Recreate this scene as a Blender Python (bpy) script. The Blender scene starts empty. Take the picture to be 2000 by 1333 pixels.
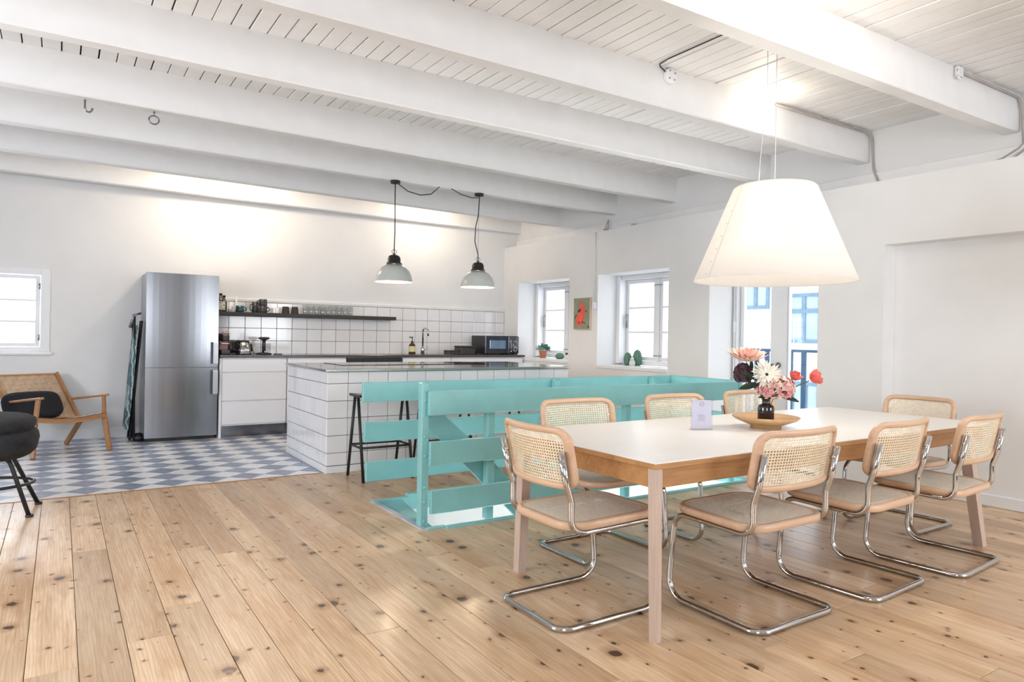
import bpy, math, random
from mathutils import Vector, Matrix
random.seed(7)
C = bpy.context.scene.collection
SC = bpy.context.scene
PI = math.pi
# ------------------------------------------------------------------ camera
YAW, ROLL = math.radians(33.288), math.radians(-1.0)
FPX, CY = 1345.0, 657.0
cam = bpy.data.cameras.new('camera'); cam.sensor_fit = 'HORIZONTAL'; cam.sensor_width = 36
cam.lens = FPX * 36 / 2000; cam.shift_y = -(666.5 - CY) / 2000; cam.clip_start = 0.02; cam.clip_end = 300
co = bpy.data.objects.new('camera', cam); C.objects.link(co)
fwd = Vector((math.sin(YAW), math.cos(YAW), 0)); rt = Vector((math.cos(YAW), -math.sin(YAW), 0)); dn = Vector((0, 0, -1))
r2 = rt * math.cos(ROLL) + dn * math.sin(ROLL); d2 = -rt * math.sin(ROLL) + dn * math.cos(ROLL)
m3 = Matrix((r2, -d2, -fwd)).transposed()
co.matrix_world = Matrix.Translation((0, 0, 1.2)) @ m3.to_4x4()
SC.camera = co
# ------------------------------------------------------------------ world, lights, exposure
w = bpy.data.worlds.new('overcast_sky'); SC.world = w; w.use_nodes = True
bg = w.node_tree.nodes['Background']; bg.inputs[0].default_value = (0.86, 0.93, 1.0, 1); bg.inputs[1].default_value = 2.0
vs = SC.view_settings; SC.display_settings.display_device = 'sRGB'
vs.view_transform = 'Standard'; vs.look = 'None'; vs.exposure = 0.10; vs.gamma = 1.0; vs.use_curve_mapping = False
SC.cycles.use_denoising = True; SC.cycles.max_bounces = 10; SC.cycles.diffuse_bounces = 5; SC.cycles.glossy_bounces = 5
SC.cycles.transparent_max_bounces = 64; SC.cycles.sample_clamp_indirect = 6.0; SC.cycles.caustics_reflective = False; SC.cycles.caustics_refractive = False

def area(name, loc, target, sx, sy, power, col):
    l = bpy.data.lights.new(name, 'AREA'); l.shape = 'RECTANGLE'; l.size = sx; l.size_y = sy; l.energy = power; l.color = col
    o = bpy.data.objects.new(name, l); C.objects.link(o); o.location = loc
    o.rotation_euler = (Vector(target) - Vector(loc)).to_track_quat('-Z', 'Y').to_euler(); return o
def point(name, loc, power, col, r=0.03):
    l = bpy.data.lights.new(name, 'POINT'); l.energy = power; l.color = col; l.shadow_soft_size = r
    o = bpy.data.objects.new(name, l); C.objects.link(o); o.location = loc; return o
DAY = (0.90, 0.94, 1.0)
WARM = (1.0, 0.80, 0.58)
# added fill lights, set in made-up unseen window openings behind and left of the camera
area('window_daylight_front_a', (-0.6, -2.38, 1.55), (-0.6, .9, 0), 1.6, 1.5, 95, DAY)
area('window_daylight_front_b', (4.65, -2.38, 1.55), (4.0, .9, 0), 1.6, 1.5, 95, DAY)
area('window_daylight_left', (-3.38, 3.2, 1.55), (0, 4.6, 0), 2.4, 1.5, 150, DAY)
# daylight through the windows in view
area('window_daylight_far', (6.22, 7.75, 1.42), (0, 7.75, 1.42), 1.0, 1.0, 6, DAY)
area('window_daylight_mid', (6.22, 5.95, 1.42), (0, 5.95, 1.42), 1.0, 1.0, 6, DAY)
area('door_daylight', (6.32, 4.2, 1.1), (0, 4.2, 1.0), 1.0, 1.9, 9, DAY)
area('window_daylight_back', (-0.62, 9.05, 1.38), (-0.62, 0, 1.2), 0.9, 0.8, 32, DAY)
area('stairwell_daylight', (3.4, 4.2, -2.3), (3.4, 4.2, 0), 2.0, 0.6, 130, (1, 0.99, 0.97))

# ------------------------------------------------------------------ helpers
class MB:
    def __init__(s): s.v = []; s.f = []; s.sm = []; s.mi = []
    def add(s, vs_, fs, smooth=False, mi=0, M=None):
        b = len(s.v)
        for p in vs_:
            p = Vector(p)
            s.v.append(tuple(M @ p) if M is not None else tuple(p))
        for f in fs: s.f.append([b + i for i in f]); s.sm.append(smooth); s.mi.append(mi)
        return s
    def box(s, a, b, M=None, mi=0):
        x0, y0, z0 = a; x1, y1, z1 = b
        vs_ = [(x0,y0,z0),(x1,y0,z0),(x1,y1,z0),(x0,y1,z0),(x0,y0,z1),(x1,y0,z1),(x1,y1,z1),(x0,y1,z1)]
        return s.add(vs_, [(0,3,2,1),(4,5,6,7),(0,1,5,4),(1,2,6,5),(2,3,7,6),(3,0,4,7)], False, mi, M)
    def cbox(s, a, b, c=0.004, M=None, mi=0):
        """box with chamfered edges"""
        (x0,y0,z0),(x1,y1,z1) = a, b
        c = min(c, (x1-x0)*.45, (y1-y0)*.45, (z1-z0)*.45)
        vs_, idx = [], {}
        for i, X in enumerate((x0, x1)):
            for j, Y in enumerate((y0, y1)):
                for k, Z in enumerate((z0, z1)):
                    sx, sy, sz = (c, -c)[i], (c, -c)[j], (c, -c)[k]
                    for ax, p in enumerate(((X, Y+sy, Z+sz), (X+sx, Y, Z+sz), (X+sx, Y+sy, Z))):
                        idx[i, j, k, ax] = len(vs_); vs_.append(p)
        F = []
        q = [(0,0),(1,0),(1,1),(0,1)]
        for i in (0, 1):
            F.append([idx[i, a_, b_, 0] for a_, b_ in (q if i else q[::-1])])
            F.append([idx[a_, i, b_, 1] for a_, b_ in (q[::-1] if i else q)])
            F.append([idx[a_, b_, i, 2] for a_, b_ in (q if i else q[::-1])])
        for j in (0, 1):
            for k in (0, 1):
                f = [idx[0,j,k,1], idx[1,j,k,1], idx[1,j,k,2], idx[0,j,k,2]]; F.append(f if (j ^ k) else f[::-1])
                f = [idx[j,0,k,0], idx[j,1,k,0], idx[j,1,k,2], idx[j,0,k,2]]; F.append(f[::-1] if (j ^ k) else f)
                f = [idx[j,k,0,0], idx[j,k,1,0], idx[j,k,1,1], idx[j,k,0,1]]; F.append(f if (j ^ k) else f[::-1])
        for i in (0, 1):
            for j in (0, 1):
                for k in (0, 1):
                    f = [idx[i,j,k,0], idx[i,j,k,1], idx[i,j,k,2]]; F.append(f if (i + j + k) % 2 else f[::-1])
        return s.add(vs_, F, False, mi, M)
    def lathe(s, prof, c=(0,0,0), n=20, M=None, mi=0, smooth=True, cap=True):
        vs_, F = [], []
        for r, z in prof:
            for i in range(n):
                a = 2*PI*i/n; vs_.append((c[0]+r*math.cos(a), c[1]+r*math.sin(a), c[2]+z))
        for k in range(len(prof)-1):
            for i in range(n):
                j = (i+1) % n; F.append((k*n+i, k*n+j, (k+1)*n+j, (k+1)*n+i))
        if cap:
            if prof[0][0] > 1e-4: F.append(tuple(range(n))[::-1])
            if prof[-1][0] > 1e-4: F.append(tuple((len(prof)-1)*n+i for i in range(n)))
        return s.add(vs_, F, smooth, mi, M)
    def tube(s, path, r, n=8, closed=False, M=None, mi=0, caps=True):
        P = [Vector(p) for p in path]; m = len(P); R = r if isinstance(r, (list, tuple)) else [r]*m
        T = []
        for i in range(m):
            a = P[(i-1) % m] if (closed or i > 0) else P[i]; b = P[(i+1) % m] if (closed or i < m-1) else P[i]
            t = (b-a); T.append(t.normalized() if t.length > 1e-9 else Vector((0,0,1)))
        up = Vector((0,0,1)) if abs(T[0].z) < .9 else Vector((1,0,0))
        N = (up - T[0]*up.dot(T[0])).normalized(); vs_, F = [], []
        for i in range(m):
            N = (N - T[i]*N.dot(T[i]))
            N = N.normalized() if N.length > 1e-6 else T[i].orthogonal().normalized()
            B = T[i].cross(N)
            for k in range(n):
                a = 2*PI*k/n; vs_.append(P[i] + (N*math.cos(a) + B*math.sin(a))*R[i])
        for i in range(m if closed else m-1):
            a, b = i*n, ((i+1) % m)*n
            for k in range(n):
                k2 = (k+1) % n; F.append((a+k, a+k2, b+k2, b+k))
        if caps and not closed: F.append(tuple(range(n))[::-1]); F.append(tuple((m-1)*n+k for k in range(n)))
        return s.add(vs_, F, True, mi, M)
    def prism(s, poly, h0, h1, axis='z', M=None, mi=0):
        """polygon (counter-clockwise) extruded along an axis"""
        def p3(p, h): return {'z': (p[0], p[1], h), 'y': (p[0], h, p[1]), 'x': (h, p[0], p[1])}[axis]
        n = len(poly); vs_ = [p3(p, h0) for p in poly] + [p3(p, h1) for p in poly]
        F = [tuple(range(n))[::-1], tuple(range(n, 2*n))] + [(i, (i+1) % n, n+(i+1) % n, n+i) for i in range(n)]
        return s.add(vs_, F, False, mi, M)
    def blob(s, c, rad, n=14, m=9, f=None, M=None, mi=0, e=1.0):
        """ellipsoid (superellipsoid when e<1), optional displacement f(direction)"""
        vs_, F = [], []
        sg = lambda x: math.copysign(abs(x)**e, x)
        for j in range(m+1):
            t = -PI/2 + PI*j/m
            for i in range(n):
                a = 2*PI*i/n
                d = Vector((sg(math.cos(t))*sg(math.cos(a)), sg(math.cos(t))*sg(math.sin(a)), sg(math.sin(t))))
                k = 1.0 if f is None else f(d)
                vs_.append((c[0]+d.x*rad[0]*k, c[1]+d.y*rad[1]*k, c[2]+d.z*rad[2]*k))
        for j in range(m):
            for i in range(n):
                i2 = (i+1) % n; F.append((j*n+i, j*n+i2, (j+1)*n+i2, (j+1)*n+i))
        return s.add(vs_, F, True, mi, M)
    def mesh(s, name, mats):
        me = bpy.data.meshes.new(name); me.from_pydata(s.v, [], s.f)
        me.polygons.foreach_set('use_smooth', s.sm); me.polygons.foreach_set('material_index', s.mi)
        for m in (mats if isinstance(mats, (list, tuple)) else [mats]): me.materials.append(m)
        me.update(); return me

def link(name, me, parent=None, loc=(0,0,0), rot=(0,0,0)):
    o = bpy.data.objects.new(name, me); C.objects.link(o); o.location = loc; o.rotation_euler = rot
    if parent is not None: o.parent = parent
    return o
def obj(name, mb, mats, parent=None, loc=(0,0,0), rot=(0,0,0)):
    return link(name, mb.mesh(name, mats), parent, loc, rot)
def tag(o, label=None, cat=None, group=None, kind=None):
    if label: o['label'] = label
    if cat: o['category'] = cat
    if group: o['group'] = group
    if kind: o['kind'] = kind
    return o
def thing(name, label, cat, loc=(0,0,0), rz=0, group=None):
    o = bpy.data.objects.new(name, None); C.objects.link(o); o.location = loc; o.rotation_euler = (0,0,rz); o.empty_display_size = .1
    return tag(o, label, cat, group)
def dup(root, loc=None, rz=None, label=None):
    r = root.copy(); C.objects.link(r)
    if loc is not None: r.location = loc
    if rz is not None: r.rotation_euler = (0,0,rz)
    if label: r['label'] = label
    for ch in list(root.children):
        c = ch.copy(); C.objects.link(c); c.parent = r
        for g in list(ch.children):
            d = g.copy(); C.objects.link(d); d.parent = c
    return r
def arc_pts(a, b, c, r, n=6):
    """fillet corner b between a and c"""
    a, b, c = Vector(a), Vector(b), Vector(c)
    u = (a-b).normalized(); v = (c-b).normalized(); ang = u.angle(v); t = r/math.tan(ang/2)
    p, q = b+u*t, b+v*t; cen = b + (u+v).normalized()*(r/math.sin(ang/2)); out = []
    x = (p-cen); y = (q-cen); tot = x.angle(y)
    for i in range(n+1):
        k = i/n; out.append(cen + (x*math.sin((1-k)*tot) + y*math.sin(k*tot))/math.sin(tot))
    return out
def fillet(pts, r, n=6, closed=False):
    m = len(pts); out = []
    for i in range(m):
        rr = r[i] if isinstance(r, (list, tuple)) else r
        if (not closed and i in (0, m-1)) or rr <= 0: out.append(Vector(pts[i])); continue
        out += arc_pts(pts[i-1], pts[i], pts[(i+1) % m], rr, n)
    return out
def walls(mb, U, W, holes, mk):
    """split the rectangle U x W into boxes around the holes; mk(u0,u1,w0,w1) adds one"""
    us = sorted(set([U[0], U[1]] + [h[i] for h in holes for i in (0, 1) if U[0] < h[i] < U[1]]))
    for u0, u1 in zip(us, us[1:]):
        um = (u0+u1)/2; cut = sorted((h[2], h[3]) for h in holes if h[0] < um < h[1]); z = W[0]
        for a, b in cut:
            if a > z+1e-6: mk(u0, u1, z, a)
            z = max(z, b)
        if z < W[1]-1e-6: mk(u0, u1, z, W[1])

# ------------------------------------------------------------------ materials
def nmat(name):
    m = bpy.data.materials.new(name); m.use_nodes = True
    return m, m.node_tree, m.node_tree.nodes['Principled BSDF']
def mat(name, col, rough=.5, metal=0.0, var=0.0, scale=8.0, bump=0.0, bscale=60.0, spec=.5, coat=0.0, objvar=0.0, stretch=None):
    m, nt, b = nmat(name); N = nt.nodes; Lk = nt.links
    b.inputs['Base Color'].default_value = (*col, 1); b.inputs['Roughness'].default_value = rough; b.inputs['Metallic'].default_value = metal
    b.inputs['Specular IOR Level'].default_value = spec; b.inputs['Coat Weight'].default_value = coat
    tc = N.new('ShaderNodeTexCoord'); src = tc.outputs['Object']
    if stretch:
        mp = N.new('ShaderNodeMapping'); mp.inputs['Scale'].default_value = stretch; Lk.new(src, mp.inputs[0]); src = mp.outputs[0]
    if var or objvar:
        hs = N.new('ShaderNodeHueSaturation'); hs.inputs['Color'].default_value = (*col, 1); val = None
        if var:
            nz = N.new('ShaderNodeTexNoise'); nz.inputs['Scale'].default_value = scale; nz.inputs['Detail'].default_value = 4; Lk.new(src, nz.inputs['Vector'])
            mr = N.new('ShaderNodeMapRange'); mr.inputs['From Min'].default_value = .3; mr.inputs['From Max'].default_value = .7
            mr.inputs['To Min'].default_value = 1-var; mr.inputs['To Max'].default_value = 1+var; Lk.new(nz.outputs[0], mr.inputs[0]); val = mr.outputs[0]
        if objvar:
            oi = N.new('ShaderNodeObjectInfo'); mr2 = N.new('ShaderNodeMapRange')
            mr2.inputs['To Min'].default_value = 1-objvar; mr2.inputs['To Max'].default_value = 1+objvar; Lk.new(oi.outputs['Random'], mr2.inputs[0])
            if val is None: val = mr2.outputs[0]
            else:
                mu = N.new('ShaderNodeMath'); mu.operation = 'MULTIPLY'; Lk.new(val, mu.inputs[0]); Lk.new(mr2.outputs[0], mu.inputs[1]); val = mu.outputs[0]
        Lk.new(val, hs.inputs['Value']); Lk.new(hs.outputs[0], b.inputs['Base Color'])
    if bump:
        nb = N.new('ShaderNodeTexNoise'); nb.inputs['Scale'].default_value = bscale; nb.inputs['Detail'].default_value = 3; Lk.new(src, nb.inputs['Vector'])
        bp = N.new('ShaderNodeBump'); bp.inputs['Strength'].default_value = bump; bp.inputs['Distance'].default_value = .01
        Lk.new(nb.outputs[0], bp.inputs['Height']); Lk.new(bp.outputs[0], b.inputs['Normal'])
    return m
def emit(name, col, s):
    m, nt, b = nmat(name); b.inputs['Base Color'].default_value = (*col, 1); b.inputs['Emission Color'].default_value = (*col, 1); b.inputs['Emission Strength'].default_value = s; return m
def glass(name, tint=(1,1,1), gl=.10, rough=0.0):
    m, nt, b = nmat(name); N = nt.nodes; N.remove(b)
    tr = N.new('ShaderNodeBsdfTransparent'); tr.inputs[0].default_value = (*tint, 1)
    go = N.new('ShaderNodeBsdfGlossy'); go.inputs['Roughness'].default_value = rough
    lw = N.new('ShaderNodeLayerWeight'); lw.inputs['Blend'].default_value = .5; mx = N.new('ShaderNodeMixShader')
    pw = N.new('ShaderNodeMath'); pw.operation = 'POWER'; pw.inputs[1].default_value = 3.0; nt.links.new(lw.outputs['Facing'], pw.inputs[0]); ml = N.new('ShaderNodeMath'); ml.operation = 'MULTIPLY_ADD'; ml.inputs[1].default_value = .5; ml.inputs[2].default_value = gl*.35; nt.links.new(pw.outputs[0], ml.inputs[0]); nt.links.new(ml.outputs[0], mx.inputs[0]); nt.links.new(tr.outputs[0], mx.inputs[1]); nt.links.new(go.outputs[0], mx.inputs[2])
    nt.links.new(mx.outputs[0], N['Material Output'].inputs[0]); return m
def wood(name, light, dark, rough=.35, axis=1, freq=60.0, objvar=.12, coat=0.0, knots=False):
    """procedural timber: grain stretched along an axis, per-object shift, optional knots"""
    m, nt, b = nmat(name); N = nt.nodes; Lk = nt.links
    tc = N.new('ShaderNodeTexCoord'); oi = N.new('ShaderNodeObjectInfo')
    off = N.new('ShaderNodeVectorMath'); off.operation = 'SCALE'; off.inputs[0].default_value = (37.1, 51.7, 23.3); Lk.new(oi.outputs['Random'], off.inputs['Scale'])
    ad = N.new('ShaderNodeVectorMath'); ad.operation = 'ADD'; Lk.new(tc.outputs['Object'], ad.inputs[0]); Lk.new(off.outputs[0], ad.inputs[1])
    mp = N.new('ShaderNodeMapping'); sc = [1.0, 1.0, 1.0]; sc[axis] = .07; mp.inputs['Scale'].default_value = sc; Lk.new(ad.outputs[0], mp.inputs[0])
    nz = N.new('ShaderNodeTexNoise'); nz.inputs['Scale'].default_value = freq; nz.inputs['Detail'].default_value = 6; nz.inputs['Roughness'].default_value = .6; nz.inputs['Distortion'].default_value = .6
    Lk.new(mp.outputs[0], nz.inputs['Vector'])
    big = N.new('ShaderNodeTexNoise'); big.inputs['Scale'].default_value = freq*.16; big.inputs['Detail'].default_value = 2; Lk.new(mp.outputs[0], big.inputs['Vector'])
    mixf = N.new('ShaderNodeMath'); mixf.operation = 'MULTIPLY_ADD'; Lk.new(nz.outputs[0], mixf.inputs[0]); mixf.inputs[1].default_value = .55
    sc2 = N.new('ShaderNodeMath'); sc2.operation = 'MULTIPLY'; sc2.inputs[1].default_value = .45; Lk.new(big.outputs[0], sc2.inputs[0]); Lk.new(sc2.outputs[0], mixf.inputs[2])
    cr = N.new('ShaderNodeValToRGB'); cr.color_ramp.elements[0].position = .34; cr.color_ramp.elements[0].color = (*dark, 1)
    cr.color_ramp.elements[1].position = .60; cr.color_ramp.elements[1].color = (*light, 1); Lk.new(mixf.outputs[0], cr.inputs[0])
    hs = N.new('ShaderNodeHueSaturation'); mr = N.new('ShaderNodeMapRange'); mr.inputs['To Min'].default_value = 1-objvar; mr.inputs['To Max'].default_value = 1+objvar
    Lk.new(oi.outputs['Random'], mr.inputs[0]); Lk.new(mr.outputs[0], hs.inputs['Value']); Lk.new(cr.outputs[0], hs.inputs['Color']); col = hs.outputs[0]
    if knots:
        def layer(scale, rmin, rmax, dens, seed, stain):
            nonlocal col
            km = N.new('ShaderNodeMapping'); km.inputs['Scale'].default_value = (1.0, .85, 0.0); km.inputs['Location'].default_value = (seed, seed*.7, 0); Lk.new(ad.outputs[0], km.inputs[0])
            wn = N.new('ShaderNodeTexNoise'); wn.inputs['Scale'].default_value = 30; Lk.new(km.outputs[0], wn.inputs['Vector'])
            wv = N.new('ShaderNodeVectorMath'); wv.operation = 'SCALE'; wv.inputs['Scale'].default_value = .028; Lk.new(wn.outputs['Color'], wv.inputs[0])
            wa = N.new('ShaderNodeVectorMath'); wa.operation = 'ADD'; Lk.new(km.outputs[0], wa.inputs[0]); Lk.new(wv.outputs[0], wa.inputs[1])
            vo = N.new('ShaderNodeTexVoronoi'); vo.voronoi_dimensions = '2D'; vo.inputs['Scale'].default_value = scale; Lk.new(wa.outputs[0], vo.inputs['Vector'])
            sp = N.new('ShaderNodeSeparateColor'); Lk.new(vo.outputs['Color'], sp.inputs[0])
            rad = N.new('ShaderNodeMapRange'); rad.inputs['To Min'].default_value = rmin; rad.inputs['To Max'].default_value = rmax; Lk.new(sp.outputs[0], rad.inputs[0])
            dv = N.new('ShaderNodeMath'); dv.operation = 'DIVIDE'; Lk.new(vo.outputs['Distance'], dv.inputs[0]); Lk.new(rad.outputs[0], dv.inputs[1])
            gt = N.new('ShaderNodeMath'); gt.operation = 'LESS_THAN'; gt.inputs[1].default_value = dens; Lk.new(sp.outputs[1], gt.inputs[0])
            for (e0, e1, kc, amt) in (((1.0, 3.2, stain, .55) , (.75, 1.15, (.060, .026, .012), .94))):
                mr3 = N.new('ShaderNodeMapRange'); mr3.interpolation_type = 'SMOOTHSTEP'; mr3.inputs['From Min'].default_value = e0; mr3.inputs['From Max'].default_value = e1
                mr3.inputs['To Min'].default_value = amt; mr3.inputs['To Max'].default_value = 0; Lk.new(dv.outputs[0], mr3.inputs[0])
                mu = N.new('ShaderNodeMath'); mu.operation = 'MULTIPLY'; Lk.new(mr3.outputs[0], mu.inputs[0]); Lk.new(gt.outputs[0], mu.inputs[1])
                mx = N.new('ShaderNodeMix'); mx.data_type = 'RGBA'; Lk.new(mu.outputs[0], mx.inputs[0]); Lk.new(col, mx.inputs[6]); mx.inputs[7].default_value = (*kc, 1); col = mx.outputs[2]
        sn = N.new('ShaderNodeTexNoise'); sn.inputs['Scale'].default_value = 3.2; sn.inputs['Detail'].default_value = 3; sn.inputs['Distortion'].default_value = 1.2
        sm = N.new('ShaderNodeMapping'); sm.inputs['Scale'].default_value = (1.6, .42, 1.0); Lk.new(ad.outputs[0], sm.inputs[0]); Lk.new(sm.outputs[0], sn.inputs['Vector'])
        sr = N.new('ShaderNodeMapRange'); sr.interpolation_type = 'SMOOTHSTEP'; sr.inputs['From Min'].default_value = .54; sr.inputs['From Max'].default_value = .74; sr.inputs['To Max'].default_value = .55; Lk.new(sn.outputs[0], sr.inputs[0])
        sx = N.new('ShaderNodeMix'); sx.data_type = 'RGBA'; Lk.new(sr.outputs[0], sx.inputs[0]); Lk.new(col, sx.inputs[6]); sx.inputs[7].default_value = (.50, .265, .115, 1); col = sx.outputs[2]
        # nested growth rings (flat-sawn figure)
        rw = N.new('ShaderNodeTexWave'); rw.wave_type = 'RINGS'; rw.rings_direction = 'Z'; rw.inputs['Scale'].default_value = 9; rw.inputs['Distortion'].default_value = 7; rw.inputs['Detail'].default_value = 2; rw.inputs['Detail Scale'].default_value = 1.2
        rm = N.new('ShaderNodeMapping'); rm.inputs['Scale'].default_value = (2.6, .22, 0.0); Lk.new(ad.outputs[0], rm.inputs[0]); Lk.new(rm.outputs[0], rw.inputs['Vector'])
        rr_ = N.new('ShaderNodeMapRange'); rr_.inputs['From Min'].default_value = .62; rr_.inputs['From Max'].default_value = 1.0; rr_.inputs['To Max'].default_value = .34; Lk.new(rw.outputs[0], rr_.inputs[0])
        rx = N.new('ShaderNodeMix'); rx.data_type = 'RGBA'; Lk.new(rr_.outputs[0], rx.inputs[0]); Lk.new(col, rx.inputs[6]); rx.inputs[7].default_value = (.42, .22, .10, 1); col = rx.outputs[2]
        layer(5.0, .015, .125, .48, 3.0, (.30, .14, .055))
        layer(9.0, .015, .085, .42, 9.0, (.42, .22, .10))
    Lk.new(col, b.inputs['Base Color']); b.inputs['Roughness'].default_value = rough; b.inputs['Coat Weight'].default_value = coat; b.inputs['Coat Roughness'].default_value = .12
    bp = N.new('ShaderNodeBump'); bp.inputs['Strength'].default_value = .08; bp.inputs['Distance'].default_value = .004; Lk.new(nz.outputs[0], bp.inputs['Height']); Lk.new(bp.outputs[0], b.inputs['Normal'])
    return m

M_WALL = mat('wall_paint', (.80,.80,.80), .75, var=.02, scale=3, bump=.12, bscale=9)
M_CEIL = mat('white_painted_wood', (.83,.83,.83), .5, var=.025, scale=6, bump=.06, bscale=25, objvar=.02)
M_GAP = mat('dark_gap', (.035,.028,.028), .9, var=.1)
M_TRIM = mat('white_gloss_paint', (.82,.83,.85), .35, var=.015)
M_PINE = wood('pine_boards', (.72,.53,.345), (.47,.28,.145), .33, 1, 55, .17, .04, True)
M_BLUE = mat('grey_blue_tile', (.25,.30,.42), .28, var=.35, scale=16, objvar=.14)
M_WHTILE = mat('white_floor_tile', (.86,.88,.92), .25, var=.05, scale=14, objvar=.04)
M_GROUT = mat('floor_grout', (.50,.50,.52), .8, var=.1)
M_DGROUT = mat('dark_grout', (.10,.10,.11), .85, var=.2)
M_TILE = mat('glazed_white_tile', (.80,.80,.82), .07, var=.02, scale=5, bump=.03, bscale=18, objvar=.03)
M_STEEL = mat('brushed_steel', (.25,.26,.28), .22, 1.0, var=.14, scale=7, stretch=(1,1,.02))
M_STEEL2 = mat('steel_worktop', (.60,.58,.55), .13, 1.0, var=.04, scale=6)
M_CHROME = mat('chrome', (.58,.57,.56), .05, 1.0, var=.01)
M_BLACK = mat('black_plastic', (.012,.012,.014), .35, var=.1)
M_BLACKM = mat('black_metal', (.015,.015,.018), .42, var=.15)
M_GLOSSB = mat('black_glass', (.008,.009,.012), .05, var=.05)
M_TEAL = mat('turquoise_paint', (.215,.495,.50), .36, var=.05, scale=7, bump=.05, bscale=30)
M_STONE = mat('dark_worktop', (.075,.065,.062), .18, var=.3, scale=40)
M_WHITE = mat('white_lacquer', (.84,.85,.88), .22, var=.01)
M_OAK = wood('oak_edge', (.48,.25,.095), (.33,.15,.05), .4, 0, 70, .03)
M_OAKL = wood('pale_oak_leg', (.56,.43,.35), (.44,.33,.27), .45, 2, 70, .05)
M_LAM = mat('white_laminate', (.84,.82,.79), .32, var=.01)
M_BEECH = wood('beech_bentwood', (.68,.46,.31), (.58,.37,.235), .38, 0, 45, .03)
M_CANES = mat('seat_cane', (.92,.86,.75), .5, var=.10, scale=60)
M_CANE = mat('woven_cane', (.87,.77,.58), .5, var=.12, scale=60)
M_SHADE = None

# ------------------------------------------------------------------ room constants
XW, XN, YB = 5.62, 5.782, 8.80       # right wall face, niche back, back wall
XU = 5.86                            # upper wall behind the ledge
ZC, ZB = 3.03, 2.76                  # ceiling boards, underside of beams
XL, YR = -3.2, -2.2                  # unseen left and rear walls
WINS = [(7.20, 8.41, .88, 1.985), (5.42, 6.62, .85, 1.99)]   # y0 y1 z0 z1
DOOR = (3.62, 4.846, 0.0, 2.06)
NICHE = (-.6, 3.04, 0.0, 2.0)
XP = 6.05                            # plane of the window frames

# right wall: solid from the floor to the ledge, with deep reveals
mb = MB()
holes = WINS + [DOOR]
walls(mb, (3.04, YB+.3), (-.2, 2.53), holes, lambda a, b, c, d: mb.box((XW, a, c), (6.16, b, d)))
walls(mb, (YR-.2, 3.04), (-.2, 2.53), [(-.6, 3.04, -.2, 2.0)], lambda a, b, c, d: mb.box((XW, a, c), (6.16, b, d)))
mb.box((XN, -.6, -.2), (6.16, 3.04, 2.0))
mb.box((XU, YR-.2, 2.53), (6.16, YB+.3, 3.3))
tag(obj('wall_right', mb, M_WALL), 'white painted right wall with deep window recesses and a ledge on top', 'wall', kind='structure')
mb = MB()
BW = (-1.15, -.10, .95, 1.81)
walls(mb, (XL-.2, XW), (-.2, 3.3), [BW], lambda a, b, c, d: mb.box((a, YB, c), (b, YB+.32, d)))
mb.box((XW, YB, 2.53), (XU, YB+.32, 3.3))
wall_back = tag(obj('wall_back', mb, M_WALL), 'white kitchen back wall with tiled splashback', 'wall', kind='structure')
mb = MB()
walls(mb, (YR-.2, YB), (-.2, 3.3), [(1.95, 4.45, .75, 2.35)], lambda a, b, c, d: mb.box((XL-.25, a, c), (XL, b, d)))
tag(obj('wall_left', mb, M_WALL), 'white wall on the left, outside the picture', 'wall', kind='structure')
mb = MB()
walls(mb, (XL-.2, 6.16), (-.2, 3.3), [(-1.45, .25, .75, 2.35), (3.80, 5.50, .75, 2.35)], lambda a, b, c, d: mb.box((a, YR-.25, c), (b, YR, d)))
tag(obj('wall_front', mb, M_WALL), 'white wall behind the viewer, outside the picture', 'wall', kind='structure')

# floor: sub-floor with the stair opening, then boards and tiles
OP = (1.905, 4.93, 3.80, 4.64)       # stair opening x0 x1 y0 y1
YT = 5.80                            # where boards end and tiles begin
mb = MB()
walls(mb, (XL-.2, 6.16), (YR-.2, YB+.3), [(OP[0]-.05, OP[1]+.05, OP[2]-.05, OP[3]+.05)], lambda a, b, c, d: mb.box((a, c, -.25), (b, d, -.022)))
floor = tag(obj('floor', mb, M_GAP), 'floor of knotty pine boards with a tiled kitchen area', 'floor', kind='structure')
def slab(name, x0, x1, y0, y1, m, z0=-.022, z1=0, c=.0015):
    cx, cy = (x0+x1)/2, (y0+y1)/2
    b = MB(); b.cbox((x0-cx, y0-cy, z0), (x1-cx, y1-cy, z1), c)
    return obj(name, b, m, floor, (cx, cy, 0))
PW = .1592
joints = {0: [2.87], 1: [4.35], 2: [3.0], 3: [3.3], 4: [4.15], 5: [3.95], 7: [2.6], 9: [4.15], 11: [3.35], 13: [2.75]}
for k in range(-10, 37):
    x0 = .0725 + PW*(k-1); x1 = x0 + PW
    x1 = min(x1, XN)
    if x1 - x0 < .03: continue
    rnd = random.Random(k+100)
    js = joints.get(k) or [rnd.uniform(1.6, 4.6)]
    cuts = [-.7] + sorted(js + ([js[0]-2.6] if js[0] > 2.3 else [])) + [YT]
    for a, b in zip(cuts, cuts[1:]):
        if b-a < .05: continue
        parts = [(x0, x1, a, b)]
        if x1 > OP[0] and x0 < OP[1] and b > OP[2] and a < OP[3]:
            parts = []
            if a < OP[2]: parts.append((x0, x1, a, OP[2]))
            if b > OP[3]: parts.append((x0, x1, OP[3], b))
            ya, yb = max(a, OP[2]), min(b, OP[3])
            if x0 < OP[0]-.01: parts.append((x0, OP[0], ya, yb))
            if x1 > OP[1]+.01: parts.append((OP[1], x1, ya, yb))
        for p in parts:
            if p[1]-p[0] > .02 and p[3]-p[2] > .03:
                slab('plank', p[0]+.0011, p[1]-.0011, p[2]+.0008, p[3]-.0008, M_PINE)
b = MB(); b.cbox((-1.6, YT-.004, -.02), (1.90, YT+.016, .004), .002); obj('edge_strip', b, M_OAK, floor)
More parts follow.
